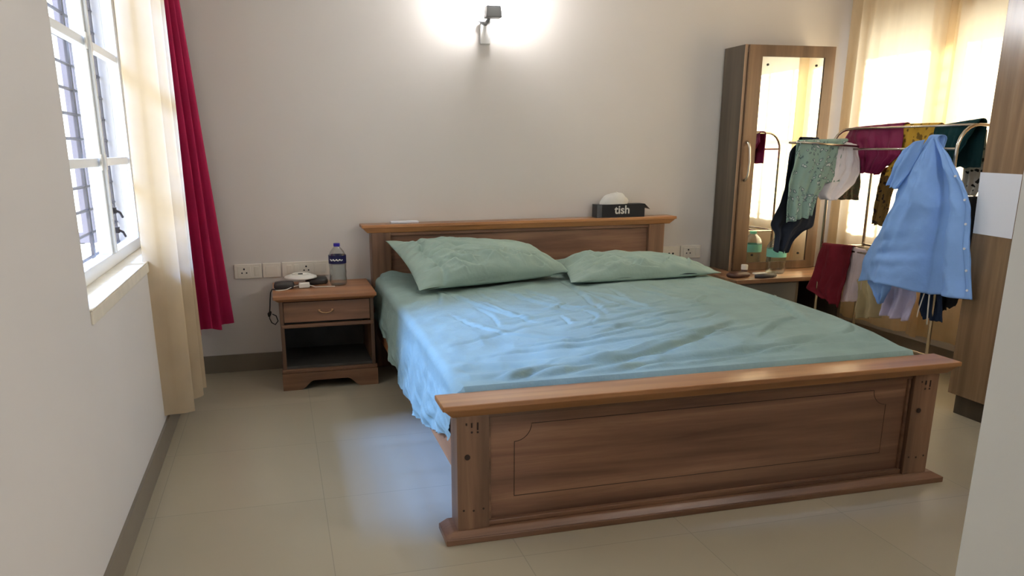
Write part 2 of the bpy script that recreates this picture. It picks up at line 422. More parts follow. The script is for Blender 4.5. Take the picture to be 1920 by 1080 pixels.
# footboard
cornice('footboard_cornice', .488, -2.398, -2.262)
def post(nm, x0, x1, y0, y1, z0, z1, foot=True):
    b = MB(); b.box(x0, x1, y0, y1, z0, z1)
    xm = (x0+x1)/2
    if not foot: p = b.build(nm, M['bedz'], bed, bevel=.004)
    if foot:
        fl = b
        for dx, zt, zb in ((-.022, .418, .41), (-.004, .418, .402), (.016, .418, .392)):
            fl.tube([(xm+dx, y0-.0005, zt), (xm+dx, y0-.0005, zb)], .0028, 8, 1)  # flutes as dark tubes, their groove shade put in the colour
        for dx, zz in ((-.004, .385), (.016, .384), (-.034, .11), (.0, .106), (.034, .11)):
            fl.tube([(xm+dx, y0-.001, zz), (xm+dx, y0+.002, zz)], .004, 10, 1)
        p = fl.build(nm, [M['bedz'], M['groove']], bed, bevel=.0012)
        pg = MB(); pg.tube([(xm-.02, y0-.003, .3), (xm-.02, y0+.003, .3)], .0095, 20)
        pg.build('bolt_cap', M['groove'], p)
    return p
post('footboard_post', 1.067, 1.175, -2.372, -2.275, .04, .441)
post('footboard_post', 2.839, 2.947, -2.372, -2.275, .04, .441)
b = MB(); b.box(1.174, 2.840, -2.345, -2.30, .04, .441); fp = b.build('footboard_panel', M['bedp'], bed)
b = MB(); b.box(1.174, 2.840, -2.358, -2.30, .425, .442); b.box(1.174, 2.840, -2.362, -2.30, .04, .058)
b.box(1.1745, 1.186, -2.356, -2.30, .058, .425); b.box(2.828, 2.8395, -2.356, -2.30, .058, .425)
b.build('panel_moulding', M['bedx'], bed, bevel=.003)
# dark tube with scooped corners, shade of the carved line put in its colour
gx0, gx1, gz0, gz1 = 1.27, 2.744, .131, .388
line = []
for k in range(9):
    a = PI*1.0-PI/2*k/8
    pass
def scoop(cx, cz, a0, a1, r=.06, n=8):
    return [(cx+r*math.cos(a0+(a1-a0)*k/n), -2.3452, cz+r*math.sin(a0+(a1-a0)*k/n)) for k in range(n+1)]
path = [(gx0, -2.3452, gz0), (gx0, -2.3452, gz1-.06)]+scoop(gx0, gz1, -PI/2, 0)+[(gx1-.06, -2.3452, gz1)]+scoop(gx1, gz1, PI, 1.5*PI)+[(gx1, -2.3452, gz0), (gx0, -2.3452, gz0)]
b = MB(); b.tube(path, .0012, 6); b.build('groove_shade_line', M['groove'], fp)
b = MB(); b.box(1.022, 3.012, -2.4, -2.262, 0, .022); b.fr(1.024, 3.01, -2.398, -2.264, .0222, 1.05, 2.975, -2.376, -2.27, .04)
b.build('footboard_plinth', M['bedx'], bed, bevel=.003)
# headboard
cornice('headboard_cornice', .855, -.15, -.012)
post('headboard_post', 1.07, 1.185, -.132, -.03, 0, .808, False)
post('headboard_post', 2.836, 2.944, -.132, -.03, 0, .808, False)
b = MB(); b.box(1.184, 2.837, -.10, -.05, .15, .808); b.build('headboard_panel', M['bedp'], bed)
b = MB(); b.box(1.184, 2.837, -.115, -.05, .786, .8075); b.build('headboard_rail', M['bedx'], bed, bevel=.003)
for x0, x1 in ((1.088, 1.116), (2.898, 2.926)):
    b = MB(); b.box(x0, x1, -2.274, -.133, .19, .335); b.build('side_rail', M['bedy'], bed, bevel=.003)
b = MB()
for k in range(12):
    y = -2.2+k*.18; b.box(1.1165, 2.8975, y, y+.09, .285, .3)
b.build('bed_slats', M['bedx'], bed)
b = MB(); b.box(1.12, 2.90, -2.245, -.14, .302, .50)
mt = b.build('mattress', M['mattress'], bevel=.03)
tag(mt, 'thick mattress under the grey-green sheet, between headboard and footboard', 'mattress')

# ---- sheet
CREASES = [
[(1.24, -2.42), (1.38, -2.33), (1.61, -2.26), (1.93, -2.14), (2.07, -2.16), (2.32, -2.12), (2.55, -2.07), (2.73, -2.02)] ,
[(1.28, -2.27), (1.56, -2.18), (1.83, -2.08), (2.08, -1.99), (2.27, -1.87), (2.48, -1.73)] ,
[(2.42, -1.97), (2.63, -1.82), (2.76, -1.76)] ,
[(1.35, -2.43), (1.75, -2.31), (2.12, -2.28), (2.57, -2.31), (2.9, -2.36)] ,
[(1.55, -2.41), (1.86, -2.42), (2.31, -2.4), (2.73, -2.45)] ,
[(1.32, -0.68), (1.39, -0.9), (1.43, -1.12), (1.48, -1.32), (1.54, -1.42), (1.61, -1.59)] ,
[(1.53, -0.65), (1.58, -0.83), (1.67, -0.9), (1.71, -1.09), (1.8, -1.25), (1.85, -1.37)] ,
[(2.07, -0.55), (2.06, -0.77), (2.0, -1.17), (1.96, -1.52)] ,
[(1.28, -1.27), (1.31, -1.5), (1.36, -1.64), (1.42, -1.74), (1.72, -1.87)] ,
[(1.42, -1.18), (1.45, -1.4), (1.43, -1.61)] ,
[(1.75, -1.46), (1.74, -1.63), (1.82, -1.62)] ,
[(1.89, -1.38), (1.91, -1.51), (1.83, -1.65)] ,
[(1.9, -1.72), (2.08, -1.69), (2.25, -1.67)] ,
[(2.92, -1.27), (2.85, -1.53), (2.74, -1.8), (2.76, -1.89)] ,
[(1.15, -2.35), (1.3, -2.22), (1.5, -2.14), (1.72, -2.11)] ,
[(1.1, -2.39), (1.22, -2.28), (1.39, -2.18)] ,
[(2.78, -2.03), (2.89, -1.96), (2.98, -1.82)] ,
]
def crease_field(X, Y):
    H = np.zeros_like(X)
    for ci, c in enumerate(CREASES):
        P = rs([(a, bb, 0) for a, bb in c], 16)[:, :2]
        best = np.full(X.shape, 9.); sd = np.zeros_like(X); tt = np.zeros_like(X)
        for i in range(len(P)-1):
            A = P[i]; D = P[i+1]-A; L2 = (D**2).sum()+1e-12
            t = np.clip(((X-A[0])*D[0]+(Y-A[1])*D[1])/L2, 0, 1)
            dx = X-(A[0]+t*D[0]); dy = Y-(A[1]+t*D[1]); d = np.hypot(dx, dy)
            s = np.sign(D[0]*dy-D[1]*dx)
            m = d < best; best = np.where(m, d, best); sd = np.where(m, s*d, sd); tt = np.where(m, (i+t)/(len(P)-1), tt)
        amp, w = AMP[ci]
        env = np.sin(np.clip(tt, 0, 1)*PI)**.5
        u = sd/(w*.62)
        amp = amp*(1.2 if 5 <= ci <= 11 else 1.9)
        H += amp*env*(np.exp(-.5*((u-1.5)/1.4)**2)*.8-np.exp(-.5*((u+.3)/.45)**2)*.75)
    return H
AMP = [(.013, .024), (.014, .03), (.009, .022), (.010, .022), (.007, .02), (.010, .022), (.009, .022), (.008, .022), (.006, .02), (.006, .018),
       (.007, .018), (.007, .018), (.006, .02), (.009, .028), (.009, .024), (.008, .02), (.009, .022)]
rng = random.Random(5)
for k in range(16):                                       # long fine pulls fanning out from the foot end
    y0 = -2.40+.055*k+rng.uniform(-.02, .02); x0 = rng.uniform(1.12, 1.7); L_ = rng.uniform(.5, 1.2); sl = .12+.022*k+rng.uniform(-.05, .05)
    CREASES.append([(x0+L_*q, y0+sl*L_*q+.03*math.sin(q*4+k)) for q in (0, .33, .66, 1)]); AMP.append((rng.uniform(.003, .0065), rng.uniform(.014, .026)))
for k in range(12):                                       # pulls running from the pillows towards the middle
    x0 = 1.3+.13*k+rng.uniform(-.04, .04); y0 = rng.uniform(-1.0, -.75); L_ = rng.uniform(.3, .7); sl = rng.uniform(-.1, .35)
    CREASES.append([(x0+sl*L_*q+.02*math.sin(q*5+k), y0-L_*q) for q in (0, .33, .66, 1)]); AMP.append((rng.uniform(.0025, .005), rng.uniform(.013, .022)))
for k in range(12):                                       # small crumples in the middle
    x0 = rng.uniform(1.6, 2.6); y0 = rng.uniform(-1.75, -1.25); a = rng.uniform(-.6, .9); L_ = rng.uniform(.08, .25)
    CREASES.append([(x0+L_*q*math.cos(a), y0+L_*q*math.sin(a)+.01*math.sin(q*5+k)) for q in (0, .33, .66, 1)]); AMP.append((rng.uniform(.004, .007), rng.uniform(.012, .02)))
NV, NT = 340, 340
ys = np.linspace(-.135, -2.252, NV)
zc = np.interp(-ys, [.13, .8, 1.26, 1.75, 2.0, 2.2, 2.26], [.555, .556, .552, .54, .522, .498, .484])
xl = 1.104+.004*np.sin(ys*9); xr = np.interp(-ys, [.1, .7, 1.5, 2.0, 2.3], [3.0, 2.99, 2.985, 2.975, 2.955])
hem = np.interp(-ys, [.13, .35, .7, .95, 1.25, 1.54, 1.86, 2.12, 2.26], [.33, .29, .235, .195, .155, .16, .215, .29, .32])
hem = hem+np.array([.012*nz(y*7, 3)+.006*nz(y*23, 5) for y in ys])
zl = np.interp(-ys, [.13, .8, 1.6, 2.1, 2.26], [.552, .546, .540, .520, .490])
NL, NR, R_ = 44, 26, .035
rows = []
for j, y in enumerate(ys):
    row = []
    for i in range(NL):                                  # left skirt, hem first
        t = i/(NL-1); z = hem[j]+(zl[j]-R_-hem[j])*t
        bulge = .012+.012*math.sin(PI*min(1, (1-t)))
        fold = (1-t)**.8*(.006*math.sin(y*21+1.5*math.sin(y*3)+3*t)+.016*nz(y*8+t*2, t*2.6, 1.)+.012*(1-abs(nz(y*14-t*5, t*4, 4.))*3)*.5)
        x = xl[j]-R_*.0-bulge-fold*(.6+.8*(1-t))-.012*(1-t)
        x = max(x, 1.052) if y > -.6 else x
        x = min(x, 1.084)
        row.append((x, y, z))
    x0 = row[-1][0]
    for k in range(1, 6):                                # rounded edge
        a = PI/2*k/6
        row.append((x0+R_*(1-math.cos(a)), y, zl[j]-R_+R_*math.sin(a)))
    xa = x0+R_; n = NT
    for k in range(n+1):
        u = k/n; x = xa+(xr[j]-R_-xa)*u
        e = min(1, u/.05); ee = min(1, (1-u)/.05)
        e = e*e*(3-2*e); z = zl[j]*(1-e)+zc[j]*e
        row.append((x, y, z))
    x1, z1 = row[-1][0], row[-1][2]
    for k in range(1, 6):
        a = PI/2*k/6
        row.append((x1+R_*math.sin(a), y, z1-R_*(1-math.cos(a))))
    for i in range(NR):
        t = (i+1)/NR; z = z1-R_-t*(z1-R_-.33)
        row.append((x1+R_+.004*nz(y*11, t*3, 9.)*t, y, z))
    rows.append(row)
P = np.array(rows)
top0 = NL+5; top1 = NL+5+NT+1
T = P[:, top0:top1]
H = crease_field(T[..., 0], T[..., 1])
edge = np.minimum(1, np.arange(NT+1)/8.)*np.minimum(1, np.arange(NT+1)[::-1]/8.)
rip = np.array([[.005*nz(x*3.1, y*4.2, 7.)+.007*(1-abs(nz(x*3+y*2, y*9-x*3, 2.))*3)*.6+.006*(1-abs(nz(x*6-y*5, y*5+x*4, 8.))*3)*.5+.0014*nz(x*24, y*24, 3.) for x, y in zip(r[:, 0], r[:, 1])] for r in T])
foot = np.clip((-ys-1.95)/.15, 0, 1)*np.clip((2.252+ys)/.03, 0, 1)
lon = np.array([[.0075*math.sin((y+.05*x)*62+2*nz(x*1.5, y*6)) for x, y in zip(r[:, 0], r[:, 1])] for r in T])*foot[:, None]
endf = np.clip((2.252+ys)/.05, 0, 1)[:, None]
T[..., 2] += (H+rip)*edge[None, :]*np.maximum(endf, .15)+lon*edge[None, :]
T[..., 2] = np.maximum(T[..., 2], .5045)
# gathered cloth against the headboard at the left
g = np.exp(-((T[..., 0]-1.16)/.10)**2)*np.clip((ys+.42)/.2, 0, 1)[:, None]
T[..., 2] += g*(.022+.012*np.sin(T[..., 1]*75+T[..., 0]*20))
P[:, top0:top1] = T
# tuck down behind the footboard cornice
end = P[-1:].copy(); e2 = end.copy(); e2[..., 1] -= .004; e2[..., 2] = np.minimum(end[..., 2]-.03, .44)
e3 = e2.copy(); e3[..., 2] = np.minimum(e2[..., 2]-.08, .36)
lo = (np.arange(P.shape[1]) < NL-6)
e2[0, lo, 2] = end[0, lo, 2]; e3[0, lo, 2] = end[0, lo, 2]
P = np.concatenate([P, e2, e3], 0)
b = MB(); b.grid(P); sh = b.build('bed_sheet', M['sheet'], smooth=True)
tag(sh, 'rumpled grey-green cotton bedsheet spread over the bed, hanging down its left side', 'bedsheet')

# ---- pillows
def pillow(A, B, Cc, D, th, name, label, seed, flap=False):
    """A top-left, B top-right, C front-right, D front-left"""
    n, m = 160, 110
    A, B, Cc, D = map(np.array, (A, B, Cc, D))
    nrm = np.cross(D-A, B-A); nrm = nrm/np.linalg.norm(nrm); nrm = nrm if nrm[2] > 0 else -nrm
    out = []; rg = random.Random(int(seed))
    PC = [(rg.uniform(.05, .2), rg.uniform(.1, .8), rg.uniform(.3, .6), 0, rg.uniform(.010, .018), rg.uniform(.014, .026)) for _ in range(11)]
    PC = [(a_, b_, c_, min(.95, b_+rg.uniform(-.05, .3)), d_, e_) for a_, b_, c_, _z, d_, e_ in PC]
    for _ in range(12):
        a_ = rg.uniform(.25, .85); PC.append((a_, rg.uniform(.62, .95), a_+rg.uniform(.08, .22), rg.uniform(.6, .97), rg.uniform(.008, .015), rg.uniform(.012, .024)))
    for side in (1, -1):
        G = np.zeros((m, n, 3))
        for j in range(m):
            t = j/(m-1)
            for i in range(n):
                s = i/(n-1)
                # slightly drawn-in edges, pointed corners
                ss = s+.03*math.sin(PI*t)*(.5-s)*2*(abs(s-.5)*2)**3
                tt = t+.05*math.sin(PI*s)*(.5-t)*2*(abs(t-.5)*2)**3
                p = (A*(1-ss)+B*ss)*(1-tt)+(D*(1-ss)+Cc*ss)*tt
                pr = (max(0, 1-abs(2*s-1)**2.6))**.62*(max(0, 1-abs(2*min(1, t**1.35)-1)**2.4))**.62
                h = th*pr
                w = 0
                if side == 1:
                    w = .012*nz(s*7, t*7, seed)+.030*nz(s*3.5+seed, t*20+s*4, seed)*math.exp(-((s-.12)/.22)**2)*pr*1.3
                    w += .020*nz(s*13-t*5, t*6, seed+3)*math.exp(-((t-.80)/.16)**2)*pr**.5+.010*(1-abs(nz(s*5+t*2, t*9-s*5, seed+5))*3)*.5*pr
                    w += .012*nz(s*16, t*10, seed+9)*math.exp(-((s-.93)/.08)**2)*pr**.4
                    for (q0, r0, q1, r1, dd, ww) in PC:
                        tq = min(1, max(0, (s-q0)/(q1-q0))) if abs(q1-q0) > 1e-6 else 0
                        if q0 < s < q1:
                            dt = t-(r0+(r1-r0)*tq+.02*math.sin(5*tq+seed+r0*9))
                            w += dd*math.sin(PI*tq)**.6*pr**.5*(math.exp(-.5*((dt-ww)/ww)**2)-math.exp(-.5*((dt+.4*ww)/(.5*ww))**2))
                    w = max(w, -.8*h)
                    if flap: w -= .022*math.exp(-((s-.14-.02*math.sin(t*9))/.016)**2)*pr**.4
                    p = p+nrm*max(h+w, .1*h)+np.array([0, -1, 0])*h*.55*max(0, t-.25)
                else:
                    p = p-nrm*(h*.5)+np.array([0, -1, 0])*h*.25*t
                G[j, i] = p
        out.append(G)
    for G in out:
        G[..., 2] = np.maximum(G[..., 2], np.interp(-G[..., 1], [0, 2.3], [.566, .562]))
        G[..., 1] = np.minimum(G[..., 1], -.118)
    b = MB(); b.grid(out[0]); b.grid(out[1][:, ::-1])
    o = b.build(name, M['pillow'], smooth=True)
    bm = bmesh.new(); bm.from_mesh(o.data); bmesh.ops.remove_doubles(bm, verts=bm.verts, dist=.0008); bm.to_mesh(o.data); bm.free()
    return tag(o, label, 'pillow', 'pillows against the headboard')
pillow((1.148, -.17, .765), (2.04, -.16, .70), (2.13, -.60, .60), (1.215, -.88, .590), .115, 'pillow', 'large grey-green pillow leaning on the headboard at the nightstand side', 3., True)
pillow((2.16, -.20, .615), (2.86, -.20, .615), (3.0, -.74, .58), (2.04, -.84, .585), .085, 'pillow', 'flatter grey-green pillow lying at the dresser side of the bed', 11.)

# ================================================================ NIGHTSTAND
ns = empty('nightstand', (.77, -.25, 0), 'small brown wooden nightstand with one drawer and open shelf, left of the bed', 'nightstand')
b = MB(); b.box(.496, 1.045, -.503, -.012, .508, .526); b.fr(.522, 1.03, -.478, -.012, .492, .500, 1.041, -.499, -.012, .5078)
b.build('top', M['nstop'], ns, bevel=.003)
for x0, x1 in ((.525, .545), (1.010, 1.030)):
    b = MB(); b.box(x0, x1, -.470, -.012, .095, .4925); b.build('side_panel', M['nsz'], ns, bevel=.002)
b = MB(); b.box(.545, 1.010, -.03, -.014, .095, .4925); b.build('back_panel', M['nsin'], ns)
b = MB(); b.box(.545, 1.010, -.462, -.031, .115, .13); b.build('shelf', M['nsin'], ns)
dr = MB().box(.547, 1.008, -.474, -.455, .378, .488).box(.555, 1.0, -.455, -.06, .385, .47).build('drawer', M['nsx'], ns, bevel=.002)
hb = MB()
hb.tube([(.735, -.474, .437), (.738, -.486, .434), (.75, -.490, .428), (.770, -.491, .4255), (.79, -.490, .428), (.802, -.486, .434), (.805, -.474, .437)], .0032, 8)
hb.lathe(.735, -.4755, [(.0001, .4305), (.007, .431), (.007, .443), (.0001, .4435)], 12); hb.lathe(.805, -.4755, [(.0001, .4305), (.007, .431), (.007, .443), (.0001, .4435)], 12)
hb.build('handle', M['brass'], dr, smooth=True)
b = MB(); b.box(.530, 1.025, -.476, -.45, .346, .366); b.build('rail', M['nsx'], ns, bevel=.004)
b = MB(); b.box(.518, 1.037, -.482, -.45, .0965, .116); b.build('rail', M['nsx'], ns, bevel=.004)
arch = [(.517, 0), (.612, 0)]
for k in range(9):
    t = k/8; arch.append((.612+.075*t, .050*(3*t*t-2*t**3)))
for k in range(9):
    t = k/8; arch.append((.868+.075*t, .050*(1-(3*t*t-2*t**3))))
arch += [(1.038, 0), (1.038, .096), (.517, .096)]
# triangulate by strips: left foot, bridge, right foot
b = MB()
xs = sorted(set([p[0] for p in arch])); low = {p[0]: p[1] for p in arch if p[1] < .09}
xs = [x for x in xs if x in low]
for xa, xb in zip(xs[:-1], xs[1:]):
    b.prism([(xa, low[xa]), (xb, low[xb]), (xb, .096), (xa, .096)], -.484, -.464)
b.build('plinth', M['nsx'], ns)
for x0, x1 in ((.519, .54), (1.015, 1.036)):
    b = MB(); b.box(x0, x1, -.4635, -.014, 0, .0945); b.build('plinth_side', M['nsz'], ns)

# ---- water bottle on the nightstand
def bottle(cx, cy, z0, R, H, name, label, cap, lab, lz0, lz1, lettering=True):
    e = empty(name, (cx, cy, z0), label, 'bottle')
    pr = [(R*.86, 0), (R*.98, .012), (R, .03), (R*.96, .055), (R, .075), (R*.96, .095), (R, .115), (R*1.0, H*.66), (R*.96, H*.72), (R*.78, H*.81), (R*.42, H*.90), (R*.30, H*.925), (R*.30, H*.97)]
    # water column with a soft ribbed body
    b = MB(); b.lathe(cx, cy, [(r, z0+z) for r, z in pr], 40)
    o = b.build('bottle_body', M['pet'], e, smooth=True); smooth_angle(o, 60)
    b = MB(); b.lathe(cx, cy, [(r*.93, z0+max(z, .004)) for r, z in pr[:7]]+[(R*.93, z0+H*.50)], 40); smooth_angle(b.build('water', M['water'], e, smooth=True), 50)
    b = MB(); b.lathe(cx, cy, [(R*1.012, z0+lz0), (R*1.012, z0+lz1)], 40, cap=False)
    l = b.build('label', lab, e, smooth=True)
    b = MB(); b.lathe(cx, cy, [(R*.36, z0+H*.925), (R*.37, z0+H*.93), (R*.37, z0+H*.995), (R*.34, z0+H)], 24); smooth_angle(b.build('cap', cap, e), 40)
    if lettering:
        # illegible pale script printed round the label
        s = MB(); zc_ = z0+(lz0+lz1)/2
        def arcp(a, dz): return (cx+R*1.025*math.sin(a), cy-R*1.025*math.cos(a), zc_+dz)
        s.tube([arcp(a/20*1.5-.75-.25, .004*math.sin(a*1.3)-.002) for a in range(21)], [.0012+.0028*abs(math.sin(a*.7)) for a in range(21)], 6)
        s.build('label_script', M['letter'], l)
    return e
bottle(.866, -.19, .526, .050, .238, 'water_bottle', 'clear water bottle with navy label and blue cap on the nightstand', M['cap_blue'], M['lab_navy'], .125, .172)
# white oval gadget on cases
cg = MB()
def slab(cx, cy, z, lx, ly, h, rot, n=36, top=.8):
    b = MB(); prof = [(.86, 0), (1, .22), (1, .6), (top, .92), (top*.6, 1)]
    v = []; f = []
    for s_, zz in prof:
        for k in range(n):
            a = 2*PI*k/n; ca, sa = math.cos(a), math.sin(a)
            ex = .6
            px = lx*s_*math.copysign(abs(ca)**ex, ca); py = ly*s_*math.copysign(abs(sa)**ex, sa)
            v.append((cx+px*math.cos(rot)-py*math.sin(rot), cy+px*math.sin(rot)+py*math.cos(rot), z+h*zz))
    for i in range(len(prof)-1):
        for k in range(n): f.append((i*n+k, i*n+(k+1) % n, (i+1)*n+(k+1) % n, (i+1)*n+k))
    f.append(tuple(range(n))[::-1]); f.append(tuple((len(prof)-1)*n+k for k in range(n)))
    b.add(v, f); return b
tag(slab(.560, -.235, .526, .056, .04, .040, -.1, top=.9).build('glasses_case', M['case_grey'], smooth=True), 'dark grey soft case at the left edge of the nightstand top', 'case')
tag(slab(.745, -.125, .526, .064, .038, .040, .1, top=.9).build('glasses_case', M['case_grey'], smooth=True), 'dark grey soft case next to the water bottle on the nightstand', 'case')
e = empty('round_white_gadget', (.655, -.165, .5665), 'flat round white plastic gadget resting across the two dark cases on the nightstand', 'gadget')
b = MB(); b.lathe(.655, -.165, [(.06, .5665), (.092, .574), (.090, .581), (.060, .592)], 40); b.build('base', M['wplastic'], e, smooth=True)
b = MB(); b.tube([(.655+.045*math.cos(2*PI*k/24), -.165+.045*math.sin(2*PI*k/24), .5935) for k in range(25)], .004, 8); b.build('rim', M['wplastic'], e, smooth=True)
b = MB(); b.box(.642, .668, -.175, -.155, .592, .5965); b.build('button', M['case_grey'], e)
e = empty('phone_charger', (.664, -.22, .526), 'white phone charger block with cable at the front of the nightstand top', 'charger')
b = MB(); b.box(.640, .700, -.262, -.225, .527, .557); b.build('plug_block', M['wplastic'], e, bevel=.006)
b = MB(); b.tube([(.640, -.245, .542), (.61, -.26, .538), (.57, -.30, .530), (.53, -.32, .529), (.51, -.30, .529)], .0025, 8)
b.tube([(.700, -.245, .54), (.73, -.26, .531), (.76, -.25, .529), (.80, -.255, .529), (.84, -.26, .529)], .0025, 8); b.build('cable', M['cord'], e, smooth=True)
b = MB(); b.tube([(.56, -.262, .535), (.52, -.28, .531), (.4925, -.27, .529), (.484, -.262, .51), (.479, -.25, .47), (.474, -.24, .42), (.470, -.236, .392), (.468, -.235, .36), (.478, -.24, .335), (.497, -.25, .325), (.513, -.25, .345), (.505, -.25, .375), (.485, -.245, .385)], .003, 8)
b.tube([(.476, -.24, .40), (.468, -.238, .385), (.466, -.238, .37)], [.006, .011, .006], 10)
tag(b.build('black_cable', M['cable_black'], smooth=True), 'thin black cable with a plug dangling off the left side of the nightstand', 'cable')

# ================================================================ HEADBOARD TOP ITEMS
tb = empty('tissue_box', (2.64, -.08, .855), 'black tissue box with a white tissue sticking out, on top of the headboard', 'tissue box')
b = MB(); b.box(2.484, 2.806, -.118, -.035, .856, .936); b.box(2.484, 2.515, -.1186, -.118, .857, .935, 1)
bx = b.build('carton', [M['box_black'], M['box_grey']], tb)
b = MB(); b.add([(2.8065, -.118, .935), (2.8065, -.035, .935), (2.842, -.035, .906), (2.842, -.118, .902), (2.8065, -.118, .9335), (2.8065, -.035, .9335), (2.842, -.035, .9045), (2.842, -.118, .9005)], [(0, 1, 2, 3), (7, 6, 5, 4), (0, 3, 7, 4), (1, 5, 6, 2), (2, 6, 7, 3), (0, 4, 5, 1)])
b.build('open_flap', M['box_black'], tb)
n, m_ = 26, 16; G = np.zeros((m_, n, 3))
for j in range(m_):
    t = j/(m_-1)
    for i in range(n):
        a = 2*PI*i/(n-1); r = (.088*(1-t**2.2)**.5+.004)*(1+.18*nz(math.cos(a)*2, math.sin(a)*2, t*2))
        G[j, i] = (2.612+r*math.cos(a)+.012*t, -.0765+.036*(r/.088)*math.sin(a), .934+.072*t+.010*nz(a*1.5 if i < n-1 else 0, t*3, 6.)*t)
G[:, -1] = G[:, 0]
b = MB(); b.grid(G); b.build('tissue', M['tissue'], tb, smooth=True)
def text(s, size, loc, rot, m, parent, name, ext=.0006, bold=.0):
    cu = bpy.data.curves.new(name, 'FONT'); cu.body = s; cu.size = size; cu.extrude = ext; cu.offset = bold; cu.align_x = 'CENTER'; cu.align_y = 'CENTER'
    tmp = bpy.data.objects.new('tmp', cu); C.objects.link(tmp)
    bpy.context.view_layer.update()
    me = bpy.data.meshes.new_from_object(tmp.evaluated_get(bpy.context.evaluated_depsgraph_get()))
    bpy.data.objects.remove(tmp); me.materials.clear(); me.materials.append(m)
    o = bpy.data.objects.new(name, me); C.objects.link(o)
    o.rotation_euler = rot; o.location = loc
    if parent:
        o.parent = parent
        q = parent; w = Vector((0, 0, 0))
        while q: w += Vector(q.location); q = q.parent
        o.location = Vector(loc)-w
    return o
text('tish', .072, (2.652, -.1192, .900), (PI/2, 0, 0), M['letter'], bx, 'lettering', .0006, .0012)
b = MB(); b.box(1.198, 1.362, -.085, -.028, .856, .866)
tag(b.build('white_booklet', M['paper'], bevel=.001), 'thin white booklet lying flat on the headboard top above the left pillow', 'booklet')

# ================================================================ WALL LAMP AND ADDED FILL LAMPS
def wall_lamp(px, py, dy, label, bulb):
    wl = empty('wall_lamp', (px-.014, py, 1.93), label, 'lamp')
    X = px-1.814
    def Y(v): return py+dy*abs(v)
    def bx(bm, x0, x1, y0, y1, z0, z1):
        a, c_ = sorted((Y(y0), Y(y1))); bm.box(x0+X, x1+X, a, c_, z0, z1); return bm
    bx(MB(), 1.762, 1.824, -.022, 0, 1.865, 1.985).build('backplate', M['lampplate'], wl, bevel=.006)
    b = MB(); b.tube([(1.793+X, Y(.02), 1.975), (1.795+X, Y(.06), 1.982), (1.800+X, Y(.085), 2.0)], .011, 12); bx(b, 1.752, 1.826, -.03, -.012, 1.984, 1.992); b.build('arm', M['lampgrey'], wl)
    y0, y1 = sorted((Y(.14), Y(.07))); b = MB(); b.fr(1.768+X, 1.862+X, y0, y1, 1.994, 1.774+X, 1.855+X, y0+.005, y1-.005, 2.06); b.build('lamp_holder', M['lampgrey'], wl, bevel=.006)
    b = MB(); b.lathe(1.814+X, Y(.105), [(.012, 2.0605), (.016, 2.075), (.03, 2.10), (.036, 2.125), (.03, 2.15), (.012, 2.165)], 24); b.build('bulb', bulb, wl, smooth=True)
wall_lamp(1.814, 0, -1, 'lit wall lamp with grey holder on the back wall above the bed', M['bulb'])
wall_lamp(3.0, -3.5, 1, 'added fill lamp on the partition beyond the foot of the bed', M['fill_bulb'])  # unseen lamp added as fill for the footboard
e = empty('added_ceiling_lamp', (3.0, -4.7, ZC), 'round flush ceiling lamp added out of view as fill', 'lamp')
b = MB(); b.lathe(3.0, -4.7, [(.16, ZC-.05), (.16, ZC-.001)], 40); b.build('lamp_base', M['lampplate'], e, smooth=False)  # unseen lamp added to brighten the partition
b = MB(); b.lathe(3.0, -4.7, [(.10, ZC-.085), (.145, ZC-.070), (.15, ZC-.0505)], 40); b.build('diffuser', M['diffuser'], e, smooth=True)

# ================================================================ SWITCH PLATES
def plate(x0, x1, z0, z1, name, label, kind, cat, grp):
    e = empty(name, ((x0+x1)/2, 0, (z0+z1)/2), label, cat, grp)
    b = MB(); b.box(x0, x1, -.012, 0, z0, z1); b.build('cover_plate', M['plate'], e, bevel=.003)
    for kx, kd in kind:
        cx = x0+(x1-x0)*kx; cz = (z0+z1)/2
        if kd == 'socket':
            q = MB(); q.box(cx-.036, cx+.036, -.0145, -.012, cz-.03, cz+.03); f = q.build('socket_face', M['plate'], e, bevel=.001)
            q = MB()
            for dx, dz, r in ((0, .014, .0055), (-.013, -.008, .0045), (.013, -.008, .0045)):
                q.tube([(cx+dx, -.0155, cz+dz), (cx+dx, -.0143, cz+dz)], r, 12)
            q.build('pin_hole', M['dark'], f)
        elif kd == 'switch':
            q = MB(); q.fr(cx-.014, cx+.014, -.0145, -.012, cz-.026, cx-.014, cx+.014, -.019, -.012, cz+.026); q.build('rocker', M['plate'], e, bevel=.001)
        elif kd == 'usb':
            q = MB()
            for dx in (-.014, .014): q.tube([(cx+dx, -.0135, cz-.006), (cx+dx, -.0118, cz-.006)], .0075, 12)
            q.build('pin_hole', M['dark'], e)
        elif kd == 'blank':
            q = MB(); q.box(cx-.036, cx+.036, -.0142, -.012, cz-.026, cz+.026); q.build('blank_insert', M['plate'], e, bevel=.001)
G1 = 'white electrical plates left of the bed'; G2 = 'white electrical plates right of the bed'
plate(.286, .440, .556, .640, 'wall_socket', 'white three-pin wall socket nearest the wine-red curtain', [(.36, 'socket'), (.82, 'switch')], 'socket', G1)
plate(.446, .548, .557, .641, 'blank_plate', 'plain square white blank plate right of the left wall socket', [(.5, 'blank')], 'wall plate', G1)
plate(.556, .832, .557, .643, 'switch_plate', 'wide white switch plate behind the gadgets on the nightstand', [(.15, 'switch'), (.3, 'switch'), (.5, 'socket'), (.8, 'blank')], 'switch', G1)
plate(2.985, 3.128, .560, .645, 'wall_socket', 'white wall socket half hidden by the headboard right post', [(.55, 'usb')], 'socket', G2)
plate(3.134, 3.281, .561, .647, 'wall_socket', 'white three-pin wall socket beside the mirrored dresser', [(.38, 'socket'), (.82, 'switch')], 'socket', G2)

